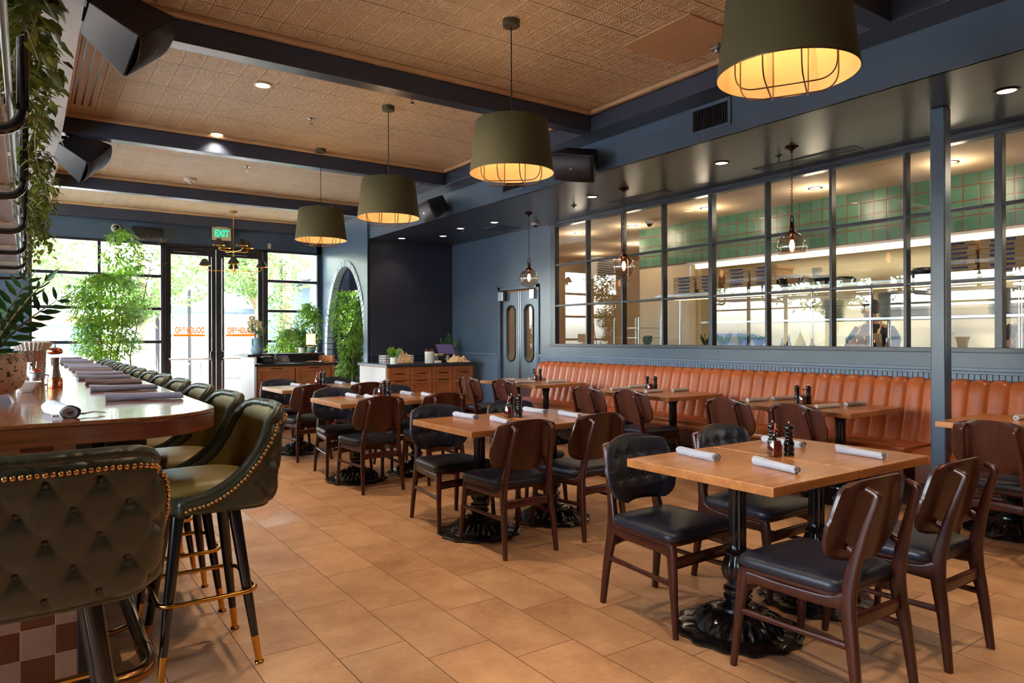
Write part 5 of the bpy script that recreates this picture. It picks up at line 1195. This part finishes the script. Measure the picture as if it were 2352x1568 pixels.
def dome(locv, lab, nrm=(0, 0, -1), s=1):
    t = empty('dome_camera', locv, 0, lab, 'security camera'); q = Vector(nrm).to_track_quat('Z', 'Y'); t.rotation_mode = 'QUATERNION'; t.rotation_quaternion = q
    MB().lathe([(.075 * s, 0), (.078 * s, .01), (.07 * s, .03 * s), (.05 * s, .042 * s)], n=28).build('housing', M['white_plastic'], t, smooth=50); MB().lathe([(.046 * s, .04 * s), (.04 * s, .06 * s), (.022 * s, .076 * s), (.001, .08 * s)], n=24, cap0=False, cap1=False).build('dome_lens', M['black_gloss'], t, smooth=180)
dome((6.2, 8.3, SZ), 'white dome camera on the soffit above the swing doors', s=.8)
dome((7.4, 7.15, 3.01), 'white dome camera on the kitchen ceiling seen through the glass')
dome((1.24, WY - .01, 3.2), 'round white camera with dark lens on the front header', (0, -1, 0))
t = empty('smoke_detector', (1.86, 10.45, CZ), 0, 'white smoke detector on the far ceiling bay', 'smoke detector'); MB().lathe([(.001, 0), (.085, 0), (.085, -.02), (.07, -.035), (.03, -.04), (.028, -.06), (.015, -.072), (.001, -.073)], n=28, cap0=False, cap1=False).build('body', M['white_plastic'], t, smooth=50)
def sprinkler(x, y, z, lab):
    t = empty('sprinkler_head', (x, y, z), 0, lab, 'sprinkler', 'ceiling sprinklers'); m_s = M['black'] if z < 3.2 else M['chrome']
    MB().lathe([(.001, 0), (.035, 0), (.034, -.006), (.01, -.012), (.008, -.03), (.001, -.031)], n=18, cap0=False, cap1=False).build('escutcheon', m_s, t, smooth=40); MB().lathe([(.001, -.055), (.02, -.055), (.02, -.058), (.001, -.058)], n=14, cap0=False, cap1=False).sweep([(-.012, 0, -.025), (-.014, 0, -.045), (0, 0, -.056), (.014, 0, -.045), (.012, 0, -.025)], .0025, 6, up=(0, 1, 0)).build('deflector', m_s, t)
for x, y, z, l in ((5.78, 3.93, SZ, 'dark sprinkler beside the large globe pendant'), (5.79, 6.92, SZ, 'dark sprinkler beside the middle globe pendant'), (5.75, 9.6, SZ, 'dark sprinkler before the alcove'), (2.33, 9.3, CZ, 'sprinkler in the far pressed ceiling bay'), (2.9, 5.75, CZ, 'sprinkler behind the front dark beam'), (2.35, 6.9, CZ, 'sprinkler in the middle of the second ceiling bay')): sprinkler(x, y, z, l)
t = empty('emergency_light', (4.3, 3.42, CZ - .03), .0, 'small clear and grey emergency light beside the largest pendant', 'emergency light'); MB().box(-.08, .08, -.04, .04, -.02, .03).build('body', M['steel'], t, bevel=.008)
for sx in (-.04, .04): MB().ball((sx, 0, -.025), .018, 10, 6).build('lamp_head', M['chrome'], t, smooth=180)
t = empty('exit_sign', (2.88, WY - .22, 3.21), 0, 'green lettered EXIT sign on the front header above the doors', 'exit sign')
MB().box(-.16, .16, -.02, .02, -.11, .11).box(-.1, .1, -.02, .02, .11, .125).build('body', M['exit_body'], t, bevel=.006); text_mesh('EXIT', .165, .002, 'lettering', M['exit_green'], t, (0, -.023, 0), (PI / 2, 0, 0), sx=.74)
MB().box(-.03, .03, .02, .22, -.03, .03).build('mount', M['exit_body'], t)
t = empty('motion_sensor', (3.78, WY, 3.08), 0, 'small white sensor on the header over the side window', 'sensor'); MB().box(-.03, .03, -.03, 0, -.05, .05).build('body', M['white_plastic'], t, bevel=.01)

# ================================================================ KITCHEN CONTENTS
t = empty('pass_shelf', (7.25, 3.2, 0), 0, 'steel kitchen pass with two shelves and posts behind the glass', 'shelf')
MB().box(-.22, .22, -4.2, 3.5, 1.865, 1.9).build('upper_shelf', M['steel'], t, bevel=.004); MB().box(-.22, .22, -4.2, 2.7, 1.5, 1.53).build('lower_shelf', M['steel'], t, bevel=.004); MB().box(-.3, .35, -4.2, 3.6, 1.08, 1.12).build('counter', M['steel'], t, bevel=.004)
MB().box(-.28, .33, -4.2, 3.55, .1, 1.08).build('base_cabinet', M['steel'], t)
for y in (3.4, 1.2, .55, -.75, -2.3):
    for x in (-.18, .18): MB().cyl((x, y, 1.12), (x, y, 1.87), .018, 10).build('post', M['steel'], t, smooth=60)
MB().box(-.05, .05, -4, 3.3, 1.83, 1.862).build('added_glow_strip', emit('added_glow_strip', (1, .62, .3, 1), 2.2), t)  # warm glowing strip added under the upper shelf
t = empty('pizza_box'); MB().box(-.17, .17, -.175, .175, 0, .043).build('box_body', M['card'], t, bevel=.003); MB().box(-.1715, -.17, -.1, .09, .012, .032).build('print_mark', M['ink'], t); MB().box(-.172, -.17, -.04, .05, .0, .004).build('tab_slot', M['black'], t)
pb = t; pb_used = 0; rg = random.Random(12)
for y, n_, lab in ((6.2, 5, 'far stack beside the green pillar'), (5.8, 5, 'second stack from the green pillar'), (5.38, 6, 'third stack from the green pillar'), (5.0, 6, 'stack beside the foil lids'), (2.96, 7, 'tall stack just past the column'), (2.58, 7, 'tall stack behind the double mullion')):
    for k in range(n_):
        o = place(pb, (7.22 + rg.uniform(-.012, .012), y + rg.uniform(-.012, .012), 1.901 + k * .0437), rg.uniform(-.04, .04), 'flat brown pizza box in the %s' % lab, 'pizza boxes on the upper pass shelf', 'box')
def stackthing(name, mbf, mat, xs, n_, dz, lab, grp, cat, z):
    p0 = None
    for i, (x, y) in enumerate(xs):
        for k in range(n_[i]):
            if p0 is None: p0 = empty(name); mbf().build('rim_and_well', mat, p0, smooth=50)
            place(p0, (x, y, z + k * dz), 0, lab[i], grp, cat)
plate = lambda: MB().lathe([(.05, 0), (.08, .003), (.118, .013), (.12, .015), (.117, .017), (.078, .007), (.001, .005)], n=28, cap1=False)
stackthing('plate', plate, M['white'], ((7.2, 3.62), (7.2, 3.36), (7.22, 4.25), (7.2, 2.62)), (17, 17, 14, 16), .0145, ['white plate in the stack under the pizza shelf beside the column', 'white plate in the stack touching the column edge', 'white plate in the stack behind the cook', 'white plate in the stack past the double mullion'], 'white plates on the lower pass shelf', 'plate', 1.531)
lidm = lambda: MB().lathe([(.11, 0), (.112, .02), (.095, .03), (.09, .045), (.001, .047)], n=26, cap1=False)
stackthing('black_lid', lidm, M['black'], ((7.2, 4.1), (7.2, 3.3)), (2, 3), .028, ['black round takeout lid on the upper shelf between two mullions', 'black round takeout lid on the upper shelf beside the column'], 'black takeout lids', 'lid', 1.901)
for k, (y, h, w, m_, lab, nm) in enumerate(((4.68, .13, .17, 'chrome', 'foil takeout pan on the upper shelf beside the pizza boxes', 'foil_pan'), (4.42, .2, .06, 'white_plastic', 'upright white paper cup on the upper shelf', 'paper_cup'), (4.32, .1, .11, 'black', 'black takeout container with clear lid on the upper shelf', 'takeout_container'))):
    t = empty(nm, (7.2, y, 1.901), 0, lab, 'container')
    if nm == 'paper_cup': MB().lathe([(.04, 0), (.055, .19), (.057, .195)], n=22).build('cup_body', M['white_plastic'], t, smooth=50)
    else:
        r0 = rrect(w * 1.8, w * 1.8, .03, 4); MB().rings([[(x * q, y_ * q, z) for x, y_ in r0] for q, z in ((.8, 0), (1, h * .7), (1.04, h * .7), (1.04, h * .75))]).build('body', M[m_], t, smooth=40); MB().rings([[(x * q, y_ * q, z) for x, y_ in r0] for q, z in ((1.03, h * .76), (.95, h), (.9, h * 1.02))]).build('lid', M['white_plastic'], t, smooth=40)
for k, (y, col, h) in enumerate(((4.62, 'black_gloss', .2), (4.54, 'black_gloss', .22), (4.26, 'syrup', .2), (3.88, 'syrup', .19), (3.8, 'copper', .17), (3.72, 'copper', .2), (3.62, 'black_gloss', .16), (3.5, 'steel', .18))):
    t = empty('sauce_bottle', (6.85 if k < 4 else 6.9, y, 1.12), 0, 'small kitchen bottle behind the window sill, %s from the pillar' % NW[k], 'bottle', 'sauce bottles behind the kitchen sill')
    MB().lathe([(.028, 0), (.03, .004), (.03, h * .62), (.014, h * .78), (.012, h)], n=16).build('body', M[col], t, smooth=50); MB().lathe([(.014, h), (.014, h + .02)], n=12).build('cap', M['white_plastic'] if k % 2 else M['copper'], t, smooth=50)
t = empty('oil_bottle', (6.85, 4.4, 1.12), 0, 'tall yellow oil bottle with pouring spout behind the kitchen sill', 'bottle'); MB().lathe([(.05, 0), (.055, .01), (.055, .14), (.03, .2), (.014, .23), (.013, .26)], n=20).build('body', plain('olive_oil', srgb(196, 150, 36), .1, coat=1), t, smooth=50); MB().cyl((0, 0, .26), (.0, .01, .31), .006, 8).build('spout', M['steel'], t)
for k, (y, s) in enumerate(((5.6, 3), (5.35, 4), (4.88, 7), (5.08, 9), (6.6, 10))):
    zz_plant('potted_herb', (6.78, y, 1.12), 6, .16 + .04 * (k % 2), .05, .018, pot_white, 'small potted herb behind the kitchen sill, %s from the column' % NW[k], seed=40 + s, cat='plant')
t = empty('paper_bag', (7.1, 3.0, 1.12), .2, 'folded brown paper bag behind the kitchen sill past the column', 'bag'); MB().add([(-.06, -.05, 0), (.06, -.05, 0), (.06, .05, 0), (-.06, .05, 0), (-.05, -.01, .24), (.05, -.01, .24), (.05, .01, .25), (-.05, .01, .25)], [(3, 2, 1, 0), (0, 1, 5, 4), (1, 2, 6, 5), (2, 3, 7, 6), (3, 0, 4, 7), (4, 5, 6, 7)]).build('body', M['card'], t, bevel=.004)
for k, y in enumerate((3.1, 3.02, 2.93)): 
    o = one('glass_tumbler', MB().lathe([(.028, 0), (.034, .11), (.033, .11), (.027, .004), (.001, .004)], n=20, cap1=False), M['clear'], 'clear tumbler behind the sill past the column, %s of three' % NW[k], 'glass', 'tumblers behind the kitchen sill', smooth=50); o.location = (6.85, y, 1.12)
t = empty('wire_rack', (7.3, 7.3, 0), 0, 'tall steel sheet pan rack deep in the kitchen', 'rack')
for x in (-.22, .22):
    for y in (-.25, .25): MB().cyl((x, y, 0), (x, y, 1.62), .012, 8).build('post', M['steel'], t, smooth=60)
for k in range(10): MB().box(-.22, .22, -.25, .25, .2 + .14 * k, .208 + .14 * k).build('pan', M['steel'], t)
t = empty('wall_heater', (8.6, 9.3, 2.55), 0, 'white louvred air unit high on the kitchen end wall', 'air unit'); MB().box(-.4, .4, -.1, .1, -.2, .2).build('body', M['white_plastic'], t, bevel=.03)
lv = MB()
for k in range(9): lv.box(-.36, .36, -.11, -.1, -.17 + k * .04, -.15 + k * .04)
lv.build('louvres', M['steel'], t)

# cooks: skin-modifier bodies
def person(locv, rz, lab, apron=True, armz=1.05, seed=0, lean=.1):
    t = empty('person', locv, rz, lab, 'person')
    V, E_, R_ = [], [], []
    def v(p, r): V.append(p); R_.append(r); return len(V) - 1
    def e(a, b): E_.append((a, b))
    y = lean
    pel = v((0, 0, .92), (.15, .11)); ch = v((0, y * .4, 1.16), (.145, .10)); c2 = v((0, y * .8, 1.34), (.17, .105)); nk = v((0, y * .95, 1.47), (.055, .055)); h0 = v((0, y * 1.2, 1.54), (.062, .07)); h1 = v((0, y * 1.35, 1.63), (.078, .095)); h2 = v((0, y * 1.3, 1.70), (.055, .065)); ns = v((0, y * 1.35 + .1, 1.60), (.014, .016))
    for a, b in ((pel, ch), (ch, c2), (c2, nk), (nk, h0), (h0, h1), (h1, h2), (h1, ns)): e(a, b)
    for s in (-1, 1):
        sh = v((s * .17, y * .8, 1.40), (.06, .06)); el = v((s * .25, y + .08, 1.16), (.042, .042)); wr = v((s * .14, y + .32, armz + .04), (.027, .024)); pm = v((s * .12, y + .39, armz + .02), (.034, .018)); e(c2, sh); e(sh, el); e(el, wr); e(wr, pm)
        for f in range(4):
            dx = s * (.028 - .018 * f); L = (.07, .08, .075, .06)[f]; a = v((s * .12 + dx, y + .43, armz + .012), (.010, .010)); b = v((s * .12 + dx * 1.2, y + .43 + L * .5, armz + .002), (.009, .009)); c = v((s * .12 + dx * 1.2, y + .43 + L * .85, armz - .018), (.008, .008)); e(pm, a); e(a, b); e(b, c)
        th = v((s * .085, y + .36, armz + .008), (.012, .012)); t2 = v((s * .065, y + .40, armz - .01), (.009, .009)); e(wr, th); e(th, t2)
        hp = v((s * .09, 0, .86), (.085, .09)); kn = v((s * .1, .03, .48), (.058, .06)); an = v((s * .1, -.01, .09), (.04, .042)); to = v((s * .11, .14, .035), (.042, .03)); e(pel, hp); e(hp, kn); e(kn, an); e(an, to)
    me = bpy.data.meshes.new('body'); me.from_pydata(V, E_, []); me.update(); o = bpy.data.objects.new('body', me); COL.objects.link(o); o.parent = t
    sk = o.modifiers.new('skin', 'SKIN'); sk.use_smooth_shade = True
    for i, d in enumerate(me.skin_vertices[0].data): d.radius = R_[i]; d.use_root = (i == 0)
    sb = o.modifiers.new('sub', 'SUBSURF'); sb.levels = 1; sb.render_levels = 2; me.materials.append(M['skin'])
    # clothing rings round the torso
    def ring(z, rx, ry, cy): return [(rx * math.cos(a), cy + ry * math.sin(a), z) for a in [2 * PI * i / 28 for i in range(28)]]
    MB().rings([ring(.84, .19, .14, 0), ring(.95, .185, .14, 0), ring(1.16, .175, .135, y * .4), ring(1.34, .2, .14, y * .8), ring(1.43, .17, .11, y * .85), ring(1.475, .085, .08, y * .92)], False, False).build('shirt', M['shirt'], t, smooth=180)
    for s in (-1, 1): MB().sweep(catmull([(s * .15, y * .8, 1.41), (s * .215, y * .9, 1.31), (s * .245, y + .04, 1.2), (s * .235, y + .12, 1.15)], 4), [.078] * 6 + [.064] * 7, 14).build('sleeve', M['shirt'], t, smooth=180); MB().sweep([(s * .1, .0, .87), (s * .1, .03, .48), (s * .1, -.01, .1)], [.105, .08, .062], 14).build('trouser_leg', M['trouser'], t, smooth=180)
    if apron: MB().grid(lambda i, j: ((i - .5) * (.3 if j > .6 else .42), y * .8 * j + .16 + .03 * math.cos((i - .5) * 3) - .03, .55 + .82 * j), 12, 10).build('apron', M['apron'], t, smooth=180, solid=.006); MB().sweep(catmull([(-.12, y * .9 + .13, 1.36), (-.09, y * .95, 1.49), (0, y * .7 - .06, 1.5), (.09, y * .95, 1.49), (.12, y * .9 + .13, 1.36)], 5), (.014, .004), 8).build('neck_strap', M['cloth'], t, smooth=60)
    MB().lathe([(.001, 1.76), (.06, 1.745), (.09, 1.70), (.1, 1.64), (.098, 1.60)], (0, y * 1.3 - .012, 0), 24, cap0=False, cap1=False).build('hair', M['hair'], t, smooth=180)
    for s in (-1, 1):
        MB().ball((s * .032, y * 1.35 + .092, 1.635), .0095, 8, 6).build('eye', M['white'], t, smooth=180); MB().ball((s * .078, y * 1.3, 1.615), .02, 8, 6, 1.4).build('ear', M['skin'], t, smooth=180)
    MB().sweep([(-.022, y * 1.35 + .09, 1.565), (0, y * 1.35 + .098, 1.562), (.022, y * 1.35 + .09, 1.565)], .005, 6).build('mouth', plain('lips', srgb(150, 80, 70), .5), t, smooth=180)
person((8.02, 4.15, 0), PI / 2, 'cook in dark shirt and tan apron standing behind the kitchen pass', lean=.16, armz=1.15)
person((7.95, 2.62, 0), PI / 2 + .3, 'cook in dark shirt with tan apron strap, past the double mullion', lean=.2, armz=1.14)
o = one('pizza_dough', MB().lathe([(.001, .02), (.09, .018), (.12, .012), (.125, 0)], n=24, cap1=False), plain('raw_dough', srgb(222, 176, 128), .8), 'round of raw dough on the kitchen counter past the column', 'dough', smooth=60); o.location = (7.1, 2.72, 1.12)

# ================================================================ OUTSIDE
st('ground_outside', MB().box(-45, 45, WY + .15, 90, -.12, -.02), M['concrete'])
st('ground_side', MB().box(-60, LX - .15, -30, 90, -.14, -.03), M['concrete'])
st('road_outside', MB().box(-45, 45, 20.5, 27, -.02, -.012), M['asphalt'])
def tree(locv, h, r, z0, n_, seed, lab, L=.14, grp='trees beyond the front windows'):
    rg = random.Random(seed); t = empty('street_tree', locv, 0, lab, 'tree', grp); tr, lf = MB(), MB(); fk_ = []
    tr.sweep(catmull([(0, 0, 0), (.05, 0, z0 * .5), (-.04, .02, z0 * .8)], 4), lerp_list([.2, .16, .14], 9), 10)
    for k in range(7):
        a = 2 * PI * k / 7 + rg.uniform(-.3, .3); m = Vector((math.cos(a) * r * .35, math.sin(a) * r * .35, z0 + (h - z0) * .3)); e = Vector((math.cos(a) * r * .8, math.sin(a) * r * .8, z0 + (h - z0) * rg.uniform(.4, .85))); tr.sweep(catmull([(-.04, .02, z0 * .72), m, e], 5), lerp_list([.11, .06, .02], 11), 7); fk_ += [m, e]
    cl = [(rg.uniform(0, 2 * PI), rg.random(), rg.uniform(.3, 1)) for i in range(90)]
    for i in range(n_):
        a0, f0, q0 = cl[rg.randrange(90)]; a, f = a0 + rg.gauss(0, .16), f0 + rg.gauss(0, .05); R = r * q0 * (max(.02, 1 - (2 * min(1, max(0, f)) - 1) ** 2)) ** .45 + rg.gauss(0, .12)
        leaf(lf, (R * math.cos(a), R * math.sin(a), z0 * .85 + (h - z0 * .85) * f), (rg.gauss(0, 1), rg.gauss(0, 1), rg.gauss(-.4, .6)), (rg.gauss(0, 1), rg.gauss(0, 1), 1), L * rg.uniform(.7, 1.3), L * .4, .1)
    tr.build('trunk', M['bark'], t, smooth=60); lf.build('foliage', M['leaf_out'], t)
tree((2.35, 19.0, 0), 6.2, 3.0, 2.5, 9000, 51, 'pale forked street tree outside the large front window')
tree((-.6, 24, 0), 7.5, 3.6, 2.6, 8000, 52, 'street tree across the road beyond the large front window', .17)
tree((5.3, 19.8, 0), 6.0, 2.3, 2.9, 6500, 53, 'street tree outside the glass entry doors')
tree((8.6, 31, 0), 7.5, 3.6, 2.6, 4500, 54, 'distant street tree behind the patio', .2)
def building(name, x0, x1, y0, y1, h, mat, lab, wins, band=None):
    t = empty(name, ((x0 + x1) / 2, y0, 0), 0, lab, 'building'); hx = (x1 - x0) / 2
    MB().box(-hx, hx, 0, y1 - y0, 0, h).build('wall', mat, t); MB().box(-hx - .2, hx + .2, -.25, y1 - y0 + .2, h, h + .18).build('roof', M['stucco'], t)
    if band: MB().box(-hx - .05, hx + .05, -.08, 0, band[0], band[1]).build('fascia_band', plain('orange_band', srgb(226, 150, 84), .7), t)
    for a, b, c, e in wins:
        f = MB(); f.box(a - .08, b + .08, -.06, .02, c - .08, c); f.box(a - .08, b + .08, -.06, .02, e, e + .08); f.box(a - .08, a, -.06, .02, c, e); f.box(b, b + .08, -.06, .02, c, e); fo = f.build('window', M['stucco'], t); MB().box(a, b, -.02, -.005, c, e).build('pane', M['dark_glass'], fo)
building('shop_building', -8, 4.2, 36, 42, 3.6, M['stucco'], 'low white shop with orange band far beyond the large front window', [(-4.5, -2.5, .6, 2.2), (-1.2, 1.2, .6, 2.2), (2.6, 4.6, .6, 2.2)], (1.9, 2.35))
building('patio_building', 4.9, 8.2, 24.5, 28, 3.3, M['stucco'], 'white patio building with blue door beyond the entry doors', [(-.2, .5, .05, 2.1)])
building('blue_building', 6.6, 15, 19.5, 26, 3.0, M['blue_wall'], 'pale blue building with white framed windows beyond the side window', [(-3.3, -2.4, .9, 2.0), (-2.1, -1.2, .9, 2.0), (.2, 1.4, .9, 2.0)])
# patio things
def bench(name, locv, w, d, h, lab):
    t = empty(name, locv, 0, lab, 'table'); MB().box(-w / 2, w / 2, -d / 2, d / 2, h - .04, h).build('tabletop', M['stucco'], t, bevel=.005)
    for sx in (-1, 1):
        for sy in (-1, 1): MB().box(sx * (w / 2 - .05) - .025, sx * (w / 2 - .05) + .025, sy * (d / 2 - .05) - .025, sy * (d / 2 - .05) + .025, 0, h - .04).build('leg', M['blue_wall'], t)
bench('patio_table', (4.35, 19.2, 0), .9, .6, 1.02, 'tall patio table outside the entry doors')
for x, y, l in ((3.75, 19.0, 'patio stool beside the tall patio table'), (3.05, 18.4, 'slatted patio stool by the dark post')): bench('patio_stool', (x, y, 0), .34, .34, .74, l)
one('patio_post', MB().box(3.42, 3.5, 19.6, 19.68, 0, 2.6), M['black'], 'slim dark post on the patio beyond the entry doors', 'post', bevel=.005)
one('sign_pole', MB().box(4.72, 4.8, 17.2, 17.28, 0, 1.95), M['steel'], 'grey pole on the sidewalk outside the second entry door', 'pole', bevel=.005)
t = empty('patio_canopy', (4.0, 21, 0), 0, 'slatted patio canopy beyond the entry doors', 'canopy'); MB().box(-1.3, 1.6, -.9, .9, 2.05, 2.15).build('roof', M['blue_wall'], t)
for x in (-1.2, 1.5): MB().box(x - .05, x + .05, -.8, -.7, 0, 2.05).build('post', M['black'], t)
t = empty('climbing_vine', (4.62, 15.6, 0), 0, 'leafy vine climbing a dark post outside the side window', 'plant'); MB().box(.02, .2, -.06, .06, 0, 3.5).build('post', M['bark'], t); rg = random.Random(61); lf = MB()
for i in range(2600):
    z = rg.uniform(.2, 3.1); a = rg.uniform(0, 2 * PI); R = rg.gauss(0, .1 + .06 * math.sin(z * 4) + .05); leaf(lf, (.06 + R * math.cos(a), R * math.sin(a), z), (rg.gauss(0, 1), rg.gauss(0, 1), -.5), (rg.gauss(0, 1), -1, .4), rg.uniform(.05, .09), .035, .1)
lf.build('foliage', M['leaf_out'], t)
t = empty('spiky_plant', (2.3, 16.2, 0), 0, 'pale spiky grass plant on the sidewalk below the large window', 'plant'); lf = MB(); rg = random.Random(9)
for i in range(40): a = rg.uniform(0, 2 * PI); leaf(lf, (0, 0, 0), (math.cos(a) * .5, math.sin(a) * .5, 1), (math.sin(a), -math.cos(a), 0), rg.uniform(.7, 1.25), .04, .1, .1)
lf.build('foliage', leafmat('pale_spike', srgb(170, 180, 150), srgb(210, 215, 190)), t)
# street side beyond the bar windows (seen reflected in the kitchen glass)
def car(locv, rz, mat, lab):
    t = empty('parked_car', locv, rz, lab, 'car', 'parked cars beyond the bar windows'); sec = [(-2.2, .35, .75), (-2.1, .3, .95), (-1.3, .28, 1.0), (-.7, .28, 1.42), (.7, .28, 1.46), (1.35, .28, 1.05), (2.1, .3, .9), (2.25, .35, .65)]
    MB().rings([[(x, y * (.86 if z > 1.1 and abs(y) > 0 else .9), z) for y, z in ((-1, a), (1, a), (1, (a + b) / 2), (.8, b), (-.8, b), (-1, (a + b) / 2))] for x, a, b in sec]).build('car_body', mat, t, smooth=40)
    for x in (-1.35, 1.35):
        for y in (-.85, .85): MB().cyl((x, y - .1, .33), (x, y + .1, .33), .33, 20).build('wheel', M['black'], t, smooth=50)
    MB().box(-.95, .9, -.82, .82, 1.05, 1.36).build('window_glass', M['dark_glass'], t, bevel=.05)
car((-9.5, 12, 0), PI / 2, plain('white_car', srgb(220, 222, 226), .3), 'white car parked beyond the bar windows'); car((-9.8, 17.5, 0), PI / 2, plain('blue_car', srgb(90, 110, 150), .3), 'blue car parked beyond the bar windows')
tree((-11.0, 14.0, 0), 6.5, 2.6, 2.4, 2500, 71, 'street tree beyond the bar windows', .2, 'trees beyond the bar windows'); tree((-9.5, 21, 0), 6.5, 3, 2.4, 2500, 72, 'second street tree beyond the bar windows', .2, 'trees beyond the bar windows')
building('far_building', -60, -38, 2, 30, 3.2, M['stucco'], 'long pale building across the street beyond the bar windows', [(-6, -4, .6, 2.2)])

# ================================================================ CAMERA, LIGHT, WORLD
cam = bpy.data.cameras.new('camera'); co = bpy.data.objects.new('camera', cam); COL.objects.link(co); scn.camera = co
F, HY = 1602., 773.84
cam.sensor_width = 36; cam.lens = 36 * F / 2352; cam.shift_y = (HY - 784) / 2352 * -1 * -1
yaw = math.radians(34.8212)
co.matrix_world = Matrix.Translation((0, 0, 1.34)) @ Matrix.Rotation(-yaw, 4, 'Z') @ Matrix.Rotation(PI / 2, 4, 'X') @ Matrix.Rotation(-.00302, 4, 'Z')
cam.clip_start = .05; cam.clip_end = 400
w = bpy.data.worlds.new('world'); scn.world = w; w.use_nodes = True; nt = w.node_tree; bg = nt.nodes['Background']
sky = nt.nodes.new('ShaderNodeTexSky'); sky.sky_type = 'NISHITA'; sky.sun_disc = False; sky.sun_elevation = math.radians(50); sky.sun_rotation = math.radians(120); sky.air_density = 1.2; sky.dust_density = 2.5
hs = nt.nodes.new('ShaderNodeHueSaturation'); hs.inputs['Saturation'].default_value = .5; nt.links.new(sky.outputs[0], hs.inputs['Color']); nt.links.new(hs.outputs[0], bg.inputs[0]); bg.inputs[1].default_value = SKY
def light(name, kind, loc, power, color, **k):
    l = bpy.data.lights.new(name, kind); l.energy = power; l.color = color
    o = bpy.data.objects.new(name, l); COL.objects.link(o); o.location = loc
    for a, b in k.items():
        if a == 'rot': o.rotation_euler = b
        else: setattr(l, a, b)
    return o
d = Vector((-.25, -.42, -.87)).normalized(); su = light('sun', 'SUN', (0, 30, 30), SUN, (1, .95, .86), angle=.01); su.rotation_euler = d.to_track_quat('-Z', 'Y').to_euler()
for a, b, c, e in ((.06, 1.95, .12, 2.98), (2.0, 3.65, .3, 2.85), (3.7, 4.7, .12, 2.98)):
    o = light('window_portal', 'AREA', ((a + b) / 2, WY + .2, (c + e) / 2), 1, (1, 1, 1), shape='RECTANGLE', size=b - a, size_y=e - c, rot=(-PI / 2, 0, 0)); o.data.cycles.is_portal = True
o = light('window_portal', 'AREA', (LX - .2, 5.5, 1.85), 1, (1, 1, 1), shape='RECTANGLE', size=1.8, size_y=15, rot=(0, -PI / 2, 0)); o.data.cycles.is_portal = True
scn.view_settings.view_transform = 'Standard'; scn.view_settings.look = 'None'; scn.view_settings.gamma = 1; scn.view_settings.exposure = EXPO; scn.view_settings.use_curve_mapping = False
cy = scn.cycles; cy.use_denoising = True; cy.max_bounces = 8; cy.diffuse_bounces = 4; cy.glossy_bounces = 4; cy.transmission_bounces = 6; cy.transparent_max_bounces = 24; cy.caustics_reflective = False; cy.caustics_refractive = False; cy.sample_clamp_indirect = 4; cy.sample_clamp_direct = 30
cy.blur_glossy = .5
